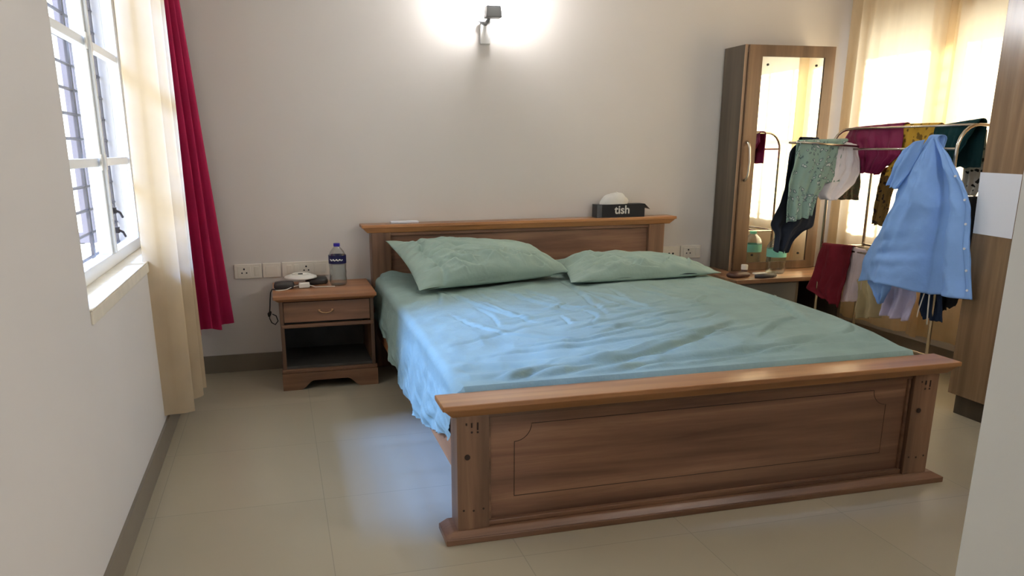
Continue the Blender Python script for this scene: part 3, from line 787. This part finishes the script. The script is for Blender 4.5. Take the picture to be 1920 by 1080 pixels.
# ================================================================ DRESSER
dx0, dx1 = 3.358, 3.982
dz = empty('dresser', (3.6, -.2, 0), 'tall narrow mirrored wooden dresser with low counter, standing in the corner', 'dresser')
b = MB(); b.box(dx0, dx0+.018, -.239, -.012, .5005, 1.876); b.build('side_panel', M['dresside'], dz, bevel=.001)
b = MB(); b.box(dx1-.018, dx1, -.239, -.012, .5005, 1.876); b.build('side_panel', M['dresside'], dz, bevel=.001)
b = MB(); b.box(dx0+.0185, dx1-.0185, -.239, -.012, 1.858, 1.876); b.box(dx0+.0185, dx1-.0185, -.03, -.012, .5005, 1.857); b.box(dx0+.0185, dx1-.0185, -.239, -.031, .5005, .518)
b.build('cabinet_carcass', M['dres'], dz)
b = MB(); b.box(dx0-.001, dx0+.019, -.2405, -.2392, .501, 1.877); b.build('edge_band', M['edge'], dz)
MX0, MX1, MZ0, MZ1 = 3.470, 3.908, .552, 1.808
b = MB(); b.box(dx0+.022, MX0, -.258, -.241, .503, 1.874); b.box(MX1, dx1-.001, -.258, -.241, .503, 1.874); b.box(MX0, MX1, -.258, -.241, MZ1, 1.874); b.box(MX0, MX1, -.258, -.241, .503, MZ0)
b.box(MX0, MX1, -.246, -.2412, MZ0, MZ1)
door = b.build('door', M['dres'], dz)
b = MB(); b.box(MX0+.001, MX1-.001, -.2515, -.2465, MZ0+.001, MZ1-.001); mr = b.build('mirror', M['mirror'], door)
b = MB()
for sx in (3.513, 3.855):
    for sz in (1.762, .60):
        b = MB(); b.tube([(sx, -.2555, sz), (sx, -.2516, sz)], .007, 14); b.build('mirror_screw', M['dark'], door)
b = MB(); b.tube([(3.408, -.258, 1.305), (3.409, -.272, 1.300), (3.413, -.286, 1.27), (3.416, -.292, 1.19), (3.414, -.286, 1.11), (3.411, -.272, 1.08), (3.411, -.258, 1.075)], [.009, .008, .0065, .006, .0065, .008, .009], 12)
b.build('handle', M['handle'], door, smooth=True)
b = MB(); b.box(3.205, 4.0, -.575, -.012, .474, .4998); b.build('counter', M['dresx'], dz, bevel=.003)
for xa in (3.225, 3.642, 3.965):
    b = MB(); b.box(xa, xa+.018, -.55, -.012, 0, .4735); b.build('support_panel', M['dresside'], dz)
for z0, z1 in ((.31, .470), (.155, .305), (.03, .15)):
    b = MB(); b.box(3.245, 3.640, -.556, -.536, z0, z1); q = b.build('drawer', M['grey_lam'], dz, bevel=.002)
    c = MB(); c.tube([(3.40, -.556, (z0+z1)/2), (3.40, -.575, (z0+z1)/2), (3.49, -.575, (z0+z1)/2), (3.49, -.556, (z0+z1)/2)], .004, 8); c.build('handle', M['handle'], q)
b = MB(); b.box(3.6605, 3.9645, -.08, -.06, .02, .4735); b.build('kneehole_shade_back', M['black'], dz)  # black panel puts the shade of the kneehole opening into colour
bottle(3.600, -.385, .50, .060, .240, 'water_bottle', 'clear water bottle with pale green label on the dresser counter', M['cap_green'], M['lab_green'], .105, .155, False)
e = empty('small_jar', (3.415, -.33, .50), 'small jar with white lid on the dresser counter', 'jar')
b = MB(); b.lathe(3.415, -.33, [(.016, .5002), (.019, .505), (.019, .522)], 20); b.build('jar_body', M['brownlea'], e, smooth=True)
b = MB(); b.lathe(3.415, -.33, [(.021, .522), (.021, .550), (.019, .553)], 20); smooth_angle(b.build('lid', M['wplastic'], e))
tag(slab(3.29, -.46, .50, .075, .045, .030, .2).build('wallet', M['brownlea'], smooth=True), 'worn dark brown wallet at the bed end of the dresser counter', 'wallet')
b = MB(); b.tube([(3.36, -.53, .51), (3.40, -.545, .512), (3.47, -.54, .512), (3.51, -.52, .51)], [.012, .016, .016, .010], 10)
tag(b.build('dark_pouch', M['case_grey'], smooth=True), 'dark rolled pouch at the front edge of the dresser counter', 'pouch')
b = MB(); b.fr(3.445, 3.53, -.40, -.375, .5003, 3.445, 3.53, -.40, -.375, .507)
for k in range(14): b.box(3.447+k*.006, 3.449+k*.006, -.425, -.40, .5005, .505)
tag(b.build('white_comb', M['wplastic']), 'small white comb lying beside the jar on the dresser counter', 'comb')

# ================================================================ WARDROBE
wd = empty('wardrobe', (3.85, -2.6, 0), 'big light brown wooden wardrobe at the right, with paper stuck on its door', 'wardrobe')
b = MB(); b.box(3.710, 4.33, -3.45, -1.717, .102, 2.25); b.build('cabinet_body', M['ward'], wd, bevel=.002)
b = MB(); b.box(3.726, 4.32, -3.44, -1.734, 0, .1015); b.build('plinth', M['dresside'], wd)
for k, (y0, y1) in enumerate(((-2.29, -1.718), (-2.865, -2.293), (-3.45, -2.868))):
    b = MB(); b.box(3.690, 3.7095, y0, y1, .104, 2.248); q = b.build('door', M['ward'], wd, bevel=.002)
    yh = y0+.05 if k != 1 else y1-.05
    c = MB(); c.tube([(3.69, yh, 1.3), (3.668, yh, 1.29), (3.664, yh, 1.19), (3.668, yh, 1.09), (3.69, yh, 1.08)], .006, 8); c.build('handle', M['handle'], q, smooth=True)
b = MB(); b.add([(3.6893, -1.712, 1.158), (3.6893, -1.925, 1.154), (3.6893, -1.925, .876), (3.6893, -1.722, .882), (3.6885, -1.712, 1.158), (3.6885, -1.925, 1.154), (3.6885, -1.925, .876), (3.6885, -1.722, .882)],
      [(0, 1, 2, 3), (7, 6, 5, 4), (0, 4, 5, 1), (1, 5, 6, 2), (2, 6, 7, 3), (3, 7, 4, 0)])
tag(b.build('paper_sheet', M['paper']), 'blank white sheet of paper stuck on the wardrobe door', 'paper')

# ================================================================ DRYING RACK
XL, XRR, YN, YFAR, ZT = 3.675, 3.965, -1.575, -.705, 1.372
rack = empty('drying_rack', (3.82, -1.14, 0), 'chrome tube clothes drying rack with arched ends, loaded with laundry by the window', 'drying rack')
R_t = .0085
def hoop(y):
    p = [(XL, y, .012), (XL, y, ZT-.11)]
    for k in range(1, 7):
        a = PI-PI/2*k/6; p.append((XL+.11+.11*math.cos(a), y, ZT-.11+.11*math.sin(a)))
    for k in range(1, 7):
        a = PI/2-PI/2*k/6; p.append((XRR-.11+.11*math.cos(a), y, ZT-.11+.11*math.sin(a)))
    p.append((XRR, y, .012))
    f = MB(); f.tube(p, R_t, 10); o = f.build('end_frame', M['chrome'], rack, smooth=True)
    for x in (XL, XRR): f = MB(); f.tube([(x, y, 0), (x, y, .03)], .012, 12); f.build('rubber_foot', M['cable_black'], o)
    f = MB(); f.tube([(XL+.008, y, .70), (XRR-.008, y, .70)], .006, 8); f.build('cross_bar', M['chrome'], o)
hoop(YN); hoop(YFAR)
for x, z in ((XL, 1.262), (3.755, ZT), (3.885, ZT), (XRR, 1.262), (XL, .705), (3.78, .70), (3.87, .70), (XRR, .705), (XL, .16), (XRR, .16)):
    b = MB(); b.tube([(x, YN, z), (x, YFAR, z)], .006, 8); b.build('hanging_bar', M['chrome'], rack, smooth=True)
b = MB(); b.tube([(XL, -.80, 1.275), (3.33, -.80, 1.298), (3.31, -.82, 1.299), (3.31, -.90, 1.299), (3.33, -.92, 1.298), (XL, -.92, 1.275)], .006, 8); b.tube([(3.50, -.80, 1.286), (3.50, -.92, 1.286)], .005, 8)
b.build('wing_frame', M['chrome'], rack, smooth=True)

# ================================================================ LAUNDRY
GARM = {
'navy_top':([(3.369, -0.84, 1.316), (3.298, -0.84, 1.258), (3.285, -0.84, 1.101), (3.268, -0.84, 0.973), (3.216, -0.84, 0.854), (3.259, -0.84, 0.805), (3.252, -0.84, 0.707)],[(3.477, -0.84, 1.313), (3.525, -0.84, 1.204), (3.509, -0.84, 0.971), (3.509, -0.84, 0.83), (3.437, -0.84, 0.818), (3.376, -0.84, 0.771), (3.346, -0.84, 0.7)]),
'floral':([(3.313, -0.905, 1.299), (3.304, -0.905, 1.257), (3.285, -0.905, 1.165), (3.264, -0.905, 1.083), (3.259, -0.905, 0.98), (3.27, -0.905, 0.873)],[(3.615, -0.905, 1.306), (3.554, -0.905, 1.275), (3.529, -0.905, 1.176), (3.493, -0.905, 1.062), (3.45, -0.905, 0.996), (3.433, -0.905, 0.903)]),
'white_top':([(3.583, -0.87, 1.295), (3.569, -0.87, 1.241), (3.518, -0.87, 1.078), (3.491, -0.87, 1.017), (3.515, -0.87, 0.99)],[(3.706, -0.87, 1.275), (3.73, -0.87, 1.208), (3.74, -0.87, 1.133), (3.71, -0.87, 1.071), (3.606, -0.87, 0.988)]),
'olive':([(3.628, -0.82, 1.203), (3.629, -0.82, 1.086), (3.621, -0.82, 0.985)],[(3.776, -0.82, 1.201), (3.789, -0.82, 1.083), (3.789, -0.82, 0.978)]),
'maroon':([(3.78, -0.692, 1.361), (3.78, -0.669, 1.314), (3.78, -0.763, 1.201), (3.78, -0.823, 1.128)],[(3.78, -1.103, 1.377), (3.78, -1.115, 1.309), (3.78, -1.113, 1.232), (3.78, -0.984, 1.129)]),
'mustard':([(3.8, -1.059, 1.37), (3.8, -1.07, 1.309), (3.8, -1.061, 1.232), (3.8, -1.003, 1.118)],[(3.8, -1.311, 1.368), (3.8, -1.299, 1.306), (3.8, -1.248, 1.206), (3.8, -1.155, 1.123)]),
'mustard_print_shaded':([(3.86, -0.909, 1.149), (3.86, -0.894, 1.025), (3.86, -0.891, 0.921), (3.86, -0.883, 0.845)],[(3.86, -1.037, 1.203), (3.86, -1.016, 1.06), (3.86, -0.997, 0.943), (3.86, -0.975, 0.841)]),
'green':([(3.78, -1.318, 1.355), (3.78, -1.32, 1.306), (3.78, -1.371, 1.208)],[(3.78, -1.576, 1.38), (3.78, -1.528, 1.303), (3.78, -1.467, 1.193)]),
'bw_print':([(3.92, -1.414, 1.335), (3.92, -1.39, 1.276), (3.92, -1.39, 1.154), (3.92, -1.4, 1.047)],[(3.92, -1.497, 1.351), (3.92, -1.517, 1.208), (3.92, -1.52, 1.081), (3.92, -1.496, 1.028)]),
'black_tr':([(3.88, -1.471, 1.033), (3.88, -1.498, 0.819), (3.88, -1.522, 0.688), (3.88, -1.564, 0.532)],[(3.88, -1.563, 1.038), (3.88, -1.59, 0.829), (3.88, -1.608, 0.7), (3.88, -1.634, 0.529)]),
'maroon2':([(3.67, -0.713, 0.713), (3.67, -0.686, 0.611), (3.67, -0.658, 0.513), (3.67, -0.624, 0.442), (3.67, -0.767, 0.411)],[(3.67, -0.973, 0.725), (3.67, -0.969, 0.619), (3.67, -0.958, 0.526), (3.67, -0.938, 0.461), (3.67, -0.922, 0.373)]),
'pinkwhite':([(3.68, -0.94, 0.718), (3.68, -0.94, 0.614), (3.68, -0.934, 0.491), (3.68, -0.912, 0.409)],[(3.68, -1.084, 0.711), (3.68, -1.075, 0.619), (3.68, -1.059, 0.545), (3.68, -1.051, 0.438)]),
'khaki':([(3.7, -0.944, 0.705), (3.7, -1.015, 0.537), (3.7, -1.026, 0.444), (3.7, -1.037, 0.332)],[(3.7, -1.107, 0.725), (3.7, -1.135, 0.562), (3.7, -1.19, 0.474), (3.7, -1.215, 0.372)]),
'whitegrey':([(3.69, -1.31, 0.722), (3.69, -1.28, 0.62), (3.69, -1.236, 0.518), (3.69, -1.223, 0.392)],[(3.69, -1.431, 0.738), (3.69, -1.434, 0.643), (3.69, -1.459, 0.523), (3.69, -1.425, 0.399)]),
'navy_shorts':([(3.68, -1.484, 0.691), (3.68, -1.481, 0.575), (3.68, -1.481, 0.5), (3.68, -1.502, 0.438)],[(3.68, -1.59, 0.706), (3.68, -1.611, 0.591), (3.68, -1.625, 0.514), (3.68, -1.633, 0.439)]),
'black_sm':([(3.72, -1.551, 0.699), (3.72, -1.57, 0.561), (3.72, -1.59, 0.484)],[(3.72, -1.65, 0.713), (3.72, -1.666, 0.573), (3.72, -1.648, 0.517)]),
'shirtL':([(3.6, -1.48, 1.31), (3.6, -1.428, 1.235), (3.6, -1.37, 1.145), (3.6, -1.315, 1.011), (3.6, -1.253, 0.885), (3.6, -1.189, 0.739), (3.6, -1.154, 0.57)],[(3.6, -1.525, 1.311), (3.6, -1.569, 1.138), (3.6, -1.581, 1.015), (3.6, -1.607, 0.891), (3.6, -1.642, 0.768), (3.6, -1.676, 0.684), (3.6, -1.694, 0.622)]),
'shirtR':([(3.62, -1.484, 1.314), (3.62, -1.523, 1.136), (3.62, -1.545, 1.012), (3.62, -1.568, 0.887), (3.62, -1.591, 0.761), (3.62, -1.594, 0.67), (3.62, -1.52, 0.6)],[(3.62, -1.511, 1.309), (3.62, -1.594, 1.224), (3.62, -1.68, 1.117), (3.62, -1.738, 1.012), (3.62, -1.753, 0.88), (3.62, -1.779, 0.711), (3.62, -1.811, 0.584)]),
'sleeve':([(3.575, -1.413, 1.286), (3.575, -1.35, 1.255), (3.575, -1.306, 1.183), (3.575, -1.294, 1.091)],[(3.575, -1.485, 1.305), (3.575, -1.456, 1.231), (3.575, -1.41, 1.146), (3.575, -1.354, 1.072)]),
'inner':([(3.62, -1.202, 0.711), (3.62, -1.179, 0.567), (3.62, -1.236, 0.515), (3.62, -1.282, 0.472)],[(3.62, -1.385, 0.735), (3.62, -1.355, 0.637), (3.62, -1.337, 0.547), (3.62, -1.301, 0.475)]),
}
def cloth(key, m, nrm, name, label, cat, nf=3, amp=.014, seed=1., back=.22, bdir=None, parent=None, gap=.03, group='laundry drying on the rack', thick=.003, custom=None, rnd=.35):
    L, Rr = GARM[key]; nv, nu = 44, 40
    L = rs(L, nv); Rr = rs(Rr, nv)
    nrm = np.array(nrm, float)
    rows = []
    for j in range(nv):
        t = j/(nv-1); row = []
        for i in range(nu):
            u = i/(nu-1)
            p = L[j]*(1-u)+Rr[j]*u
            wob = .12*math.sin(3.1*t+seed)
            off = amp*(.25+.9*t)*(.65*math.sin(2*PI*(nf*u+wob)+seed)+.5*math.sin(2*PI*(nf*1.7*u-wob)+seed*2.3))+amp*.9*nz(u*4+seed, t*3.5, seed)+amp*.35*nz(u*13, t*9, seed)
            off += amp*rnd*2*(math.sin(PI*u)**.6)
            if custom: off += custom(u, t)
            d = nrm*off
            dz_ = .012*nz(u*6, seed, 2.)*t**3
            row.append(p+d+np.array([0, 0, dz_]))
        rows.append(row)
    F = np.array(rows)
    if back:
        top = F[0]; nb = 16; B = []
        r = gap/2
        for k in range(nb):                               # far hem up to bar
            s = back*(1-k/nb)
            B.append([q-nrm*(gap+.35*amp*math.sin(7*i/nu*nf+seed)*s/back)+np.array([0, 0, -s+.01*nz(i*.2, seed)]) for i, q in enumerate(top)])
        for k in range(6):
            a = PI*k/6
            B.append([q-nrm*(r+r*math.cos(a))+np.array([0, 0, r*.8*math.sin(a)]) for q in top])
        F = np.concatenate([np.array(B), F], 0)
    b = MB(); b.grid(F)
    o = b.build(name, m, parent, smooth=True, solid=thick)
    if label: tag(o, label, cat, group)
    return o
ny_ = (0, -1, 0); nx_ = (-1, 0, 0)
cloth('navy_top', M['navy'], ny_, 'dark_shirt', 'long black-navy garment hanging lowest at the left end of the rack, before the mirror', 'garment', 2, .016, 1.3, .30)
cloth('olive', M['olive'], ny_, 'patterned_garment', 'olive patterned garment showing beneath the white top on the rack', 'garment', 2, .010, 2.2, .0)
cloth('white_top', M['offwhite'], ny_, 'white_shirt', 'off-white cotton shirt between the sage floral top and the plum scarf', 'garment', 2.5, .016, 4.2, .18)
cloth('floral', M['floral'], ny_, 'floral_top', 'sage green floral print top draped over the left arm of the rack', 'garment', 2.5, .014, 3.1, .22)
cloth('maroon', M['plum'], nx_, 'plum_scarf', 'plum purple scarf folded over the top bar of the rack', 'scarf', 5, .013, 5.5, .20, gap=.05)
cloth('mustard', M['mustard'], nx_, 'mustard_print_cloth', 'mustard yellow printed cloth over the rack top bar, right of the plum scarf', 'garment', 4, .010, 6.1, .20, gap=.05)
cloth('mustard_print_shaded', M['mustard_shade'], nx_, 'mustard_shaded_cloth', 'long lower part of the mustard printed cloth, shaded brown, behind the plum scarf', 'garment', 2, .010, 2.7, .0)
cloth('green', M['bottle_green'], nx_, 'dark_green_cloth', 'dark bottle-green cloth bundled on the rack top behind the blue shirt', 'garment', 3, .014, 7.7, .20, gap=.05)
cloth('bw_print', M['bwprint'], nx_, 'black_white_print_cloth', 'cream cloth with black print hanging inside the right arched end of the rack', 'garment', 2, .012, 1.9, .0)
cloth('black_tr', M['black'], nx_, 'black_trousers', 'long black trousers hanging between the blue shirt and the wardrobe', 'garment', 1.5, .010, 3.3, .0)
cloth('maroon2', M['maroon'], nx_, 'maroon_garment', 'dark red garment at the left end of the lower rack bar', 'garment', 2, .014, 8.1, .16)
cloth('pinkwhite', M['pink'], nx_, 'pale_pink_garment', 'pale pink garment on the lower rack bar beside the dark red one', 'garment', 1.5, .010, 9.2, .16)
cloth('khaki', M['khaki'], nx_, 'khaki_garment', 'crumpled khaki garment hanging low on the rack below the blue shirt', 'garment', 2, .018, 4.9, .12)
cloth('whitegrey', M['lilac'], nx_, 'lilac_grey_garment', 'crumpled lilac-white garment hanging low in the middle of the rack', 'garment', 2.5, .018, 5.3, .12)
s_ = cloth('navy_shorts', M['shortnavy'], nx_, 'navy_shorts', 'navy shorts with white drawstrings on the lower rack bar', 'shorts', 2, .012, 6.6, .12)
b = MB(); b.tube([(3.652, -1.545, .66), (3.650, -1.563, .595), (3.650, -1.568, .50), (3.650, -1.575, .415)], .0035, 8); b.build('drawstring', M['cord'], s_, smooth=True)
b = MB(); b.tube([(3.652, -1.53, .66), (3.650, -1.535, .58), (3.650, -1.512, .48), (3.652, -1.505, .44)], .0028, 8)
b.build('drawstring', M['cord'], s_, smooth=True)
cloth('black_sm', M['black'], nx_, 'black_garment', 'small black garment at the wardrobe end of the lower rack bar', 'garment', 1.5, .010, 2.9, .0)

# ---- blue shirt
st = empty('blue_shirt', (3.62, -1.5, 1.3), 'large light blue buttoned shirt hanging over the near corner of the rack', 'shirt', 'laundry drying on the rack')
GARM['shirt'] = (GARM['shirtL'][0], GARM['shirtR'][1])
def shirt_f(u, t):
    tt = t**.7
    v = .085*math.exp(-((u-.33)/.22)**2)*tt-.085*math.exp(-((u-.66-.03*math.sin(3*t))/.075)**2)*tt*(1.15-t*.3)+.030*math.exp(-((u-.86)/.10)**2)*tt
    v += .014*math.sin(11*u+9*t)*t*(1-u)+.022*math.exp(-((u-.22-.12*t)/.05)**2)*tt*math.exp(-((t-.45)/.3)**2)+.010*math.exp(-((u-.50+.16*t)/.035)**2)*tt
    v += .006*math.sin(60*t+6*u)*math.exp(-((t-.78)/.12)**2)*math.exp(-((u-.3)/.25)**2)
    return v
def shirt_part():
    L = rs(GARM['shirt'][0], 80); Rr = rs(GARM['shirt'][1], 80); F = []
    for j in range(80):
        t = j/79; row = []
        for i in range(70):
            u = i/69; p = L[j]*(1-u)+Rr[j]*u
            off = 1.35*shirt_f(u, t)+.016*nz(u*5, t*5, 3.)+.010*(1-abs(nz(u*6+t*3, t*7-u*4, 5.))*3)*.5+.003*nz(u*20, t*20, 3.)
            if u > .70: off -= .05*(u-.70)/.3*t
            off = max(off, -.030+.012*off)
            z = 0
            if t > .75:                                     # scooped shirt hem
                k = (t-.75)/.25
                z += k*(.030*math.sin(PI*min(1, u/.62))-.012*math.exp(-((u-.62)/.08)**2))
            row.append(p+np.array([-off, 0, z]))
        F.append(row)
    F = np.array(F)
    top = F[0]; B = []
    for k in range(24):
        s = .52*(1-k/24); B.append([q+np.array([.055+.02*math.sin(i*.2)*s, (i/69-.45)*.45*s, -s]) for i, q in enumerate(top)])
    for k in range(6):
        a = PI*k/6; B.append([q+np.array([.0275+.0275*math.cos(a), 0, .018*math.sin(a)]) for q in top])
    b = MB(); b.grid(np.concatenate([np.array(B), F], 0)); return b.build('shirt_body', M['blue'], st, smooth=True, solid=.002), F
body, SF = shirt_part()
# placket along the right edge with its buttons
pl = SF[6:, 66:].copy(); pl[..., 0] -= .004
b = MB(); b.grid(pl); b.build('button_placket', M['blue'], st, smooth=True, solid=.003)
for j in (22, 34, 45, 56, 66, 75):
    q = SF[j, 67]; b = MB(); b.tube([(q[0]-.010, q[1], q[2]), (q[0]-.0055, q[1], q[2])], .0055, 14); b.build('button', M['button'], st)
cloth('sleeve', M['blue'], nx_, 'sleeve', None, None, 1.5, .010, 1.7, .0, parent=st, rnd=1.2)
cloth('inner', M['blue'], nx_, 'sleeve', None, None, 1.5, .010, 5.7, .0, parent=st, rnd=.8)

# ================================================================ CURTAINS
def curtain(name, m, foot, ztop, zhem, label, nfold, amp, seed, n=240, nv=46, pinch=.7, hemwave=.006, foot_top=None, shape=None):
    """foot: plan polyline [(x,y)] of the cloth at the hem; folds swing to either side of it"""
    Ph = rs([(x, y, 0) for x, y in foot], n); Pt = rs([(x, y, 0) for x, y in (foot_top or foot)], n)
    rows = []
    for j in range(nv):
        t = j/(nv-1); z = ztop+(zhem-ztop)*t
        base = Pt*(1-t)+Ph*t
        tan = np.gradient(base, axis=0); tan /= np.linalg.norm(tan, axis=1)[:, None]+1e-9
        nn = np.stack([-tan[:, 1], tan[:, 0], 0*tan[:, 0]], 1)
        row = []
        for i in range(n):
            u = i/(n-1)
            ph = 2*PI*nfold*(u+.035*math.sin(7*u+seed)+.012*math.sin(2.5*t+5*u))
            s = math.sin(ph); s = math.copysign(abs(s)**.75, s)
            a = amp*(pinch+(1-pinch)*t)*(1+.45*nz(u*5, t*.6, seed))*(shape(u) if shape else 1)
            off = a*s+.004*nz(u*22, t*3, seed)
            p = base[i]+nn[i]*off
            row.append((p[0], p[1], z+hemwave*t**6*math.sin(ph*.5+seed)))
        rows.append(row)
    b = MB(); b.grid(rows)
    o = b.build(name, m, smooth=True)
    return tag(o, label, 'curtain')
def rod(name, pts, label):
    b = MB(); b.tube(pts, .011, 12); o = b.build('tube', M['brass'], None, smooth=True)
    o.name = name; tag(o, label, 'curtain rod'); return o
curtain('cream_curtain', M['cream'], [(.035, -1.19), (.085, -1.0), (.085, -.80), (.06, -.60)], 2.36, .125, 'long cream curtain drawn aside at the left window, reaching nearly to the floor', 3.4, .062, 1.1,
        foot_top=[(.045, -1.25), (.085, -1.05), (.085, -.75), (.06, -.50)])
curtain('wine_curtain', M['wine'], [(.04, -.40), (.10, -.30), (.20, -.20), (.265, -.125)], 2.36, .32, 'wine-red curtain in the left corner, ending above the floor', 4, .026, 2.3,
        foot_top=[(.04, -.38), (.06, -.30), (.085, -.20), (.10, -.12)], hemwave=.012)
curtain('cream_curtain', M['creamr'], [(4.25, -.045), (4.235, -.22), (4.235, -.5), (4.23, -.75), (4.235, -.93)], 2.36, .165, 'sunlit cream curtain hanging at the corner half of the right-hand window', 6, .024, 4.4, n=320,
        shape=lambda u: .16+1.5*math.exp(-((u-.90)/.09)**2)+1.0*math.exp(-((u-.08)/.14)**2))
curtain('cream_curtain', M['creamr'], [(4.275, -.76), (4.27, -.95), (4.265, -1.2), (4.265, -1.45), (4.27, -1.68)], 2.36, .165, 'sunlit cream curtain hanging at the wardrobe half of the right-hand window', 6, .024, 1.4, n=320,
        shape=lambda u: .16+1.4*math.exp(-((u-.10)/.10)**2)+.8*math.exp(-((u-.97)/.08)**2))
rod('curtain_rod', [(.07, -2.4, 2.37), (.07, -.06, 2.37)], 'brass curtain rod above the left window')
rod('curtain_rod', [(4.24, -1.70, 2.37), (4.24, -.02, 2.37)], 'brass curtain rod above the right window')

# ================================================================ LIGHT
W = bpy.data.worlds.new('World'); bpy.context.scene.world = W; W.use_nodes = True
bg = W.node_tree.nodes['Background']; bg.inputs['Color'].default_value = (.90, .95, 1, 1); bg.inputs['Strength'].default_value = WORLD
def area(name, loc, target, sx, sy, power, col, portal=False):
    l = bpy.data.lights.new(name, 'AREA'); l.shape = 'RECTANGLE'; l.size = sx; l.size_y = sy; l.energy = power; l.color = col
    if portal: l.cycles.is_portal = True
    o = bpy.data.objects.new(name, l); C.objects.link(o); o.location = loc
    d = Vector(target)-Vector(loc); o.rotation_euler = d.to_track_quat('-Z', 'Y').to_euler(); return o
area('portal_left_window', (-.2, (WY0+WY1)/2, (WZ0+WZ1)/2), (1, (WY0+WY1)/2, (WZ0+WZ1)/2), 1.55, 1.4, 1, (1, 1, 1), True)
area('portal_right_window', (XR+.21, (RY0+RY1)/2, (RZ0+RZ1)/2), (0, (RY0+RY1)/2, (RZ0+RZ1)/2), 1.45, 1.2, 1, (1, 1, 1), True)
area('portal_fill_opening', (3.3, YF-.1, 1.1), (3.3, 0, 1.1), 1.55, 2.2, 1, (1, 1, 1), True)  # at the opening added for fill light
area('blue_sky_light', (-6.0, -2.0, 6.5), (1.2, -1.9, .4), 1.7, 1.7, SKYP, (.22, .42, 1.0))
sun = bpy.data.lights.new('sun', 'SUN'); sun.energy = SUN; sun.angle = math.radians(4); sun.color = (1, .93, .80)
so = bpy.data.objects.new('sun', sun); C.objects.link(so); so.location = (8, 1, 6)
so.rotation_euler = Vector((-1, -.10, -.42)).to_track_quat('-Z', 'Y').to_euler()

# ================================================================ CAMERA
cam = bpy.data.cameras.new('camera'); co = bpy.data.objects.new('camera', cam); C.objects.link(co)
yaw, pitch, roll, f = .2474, -.2595, -.0071, 1450.856
fw = Vector((math.sin(yaw)*math.cos(pitch), math.cos(yaw)*math.cos(pitch), math.sin(pitch)))
rt = Vector((math.cos(yaw), -math.sin(yaw), 0)); up = rt.cross(fw)
r2 = rt*math.cos(roll)+up*math.sin(roll); u2 = up*math.cos(roll)-rt*math.sin(roll)
mt_ = Matrix(((r2.x, u2.x, -fw.x, .5561), (r2.y, u2.y, -fw.y, -4.6729), (r2.z, u2.z, -fw.z, 1.2762), (0, 0, 0, 1)))
co.matrix_world = mt_
cam.sensor_width = 36; cam.lens = f*36/1920
cam.shift_x = 65.01/1920; cam.shift_y = 124.74/1920
cam.clip_start = .05
S = bpy.context.scene; S.camera = co
S.view_settings.view_transform = 'Standard'; S.view_settings.look = 'None'; S.view_settings.gamma = 1; S.view_settings.use_curve_mapping = False
S.view_settings.exposure = EXPO
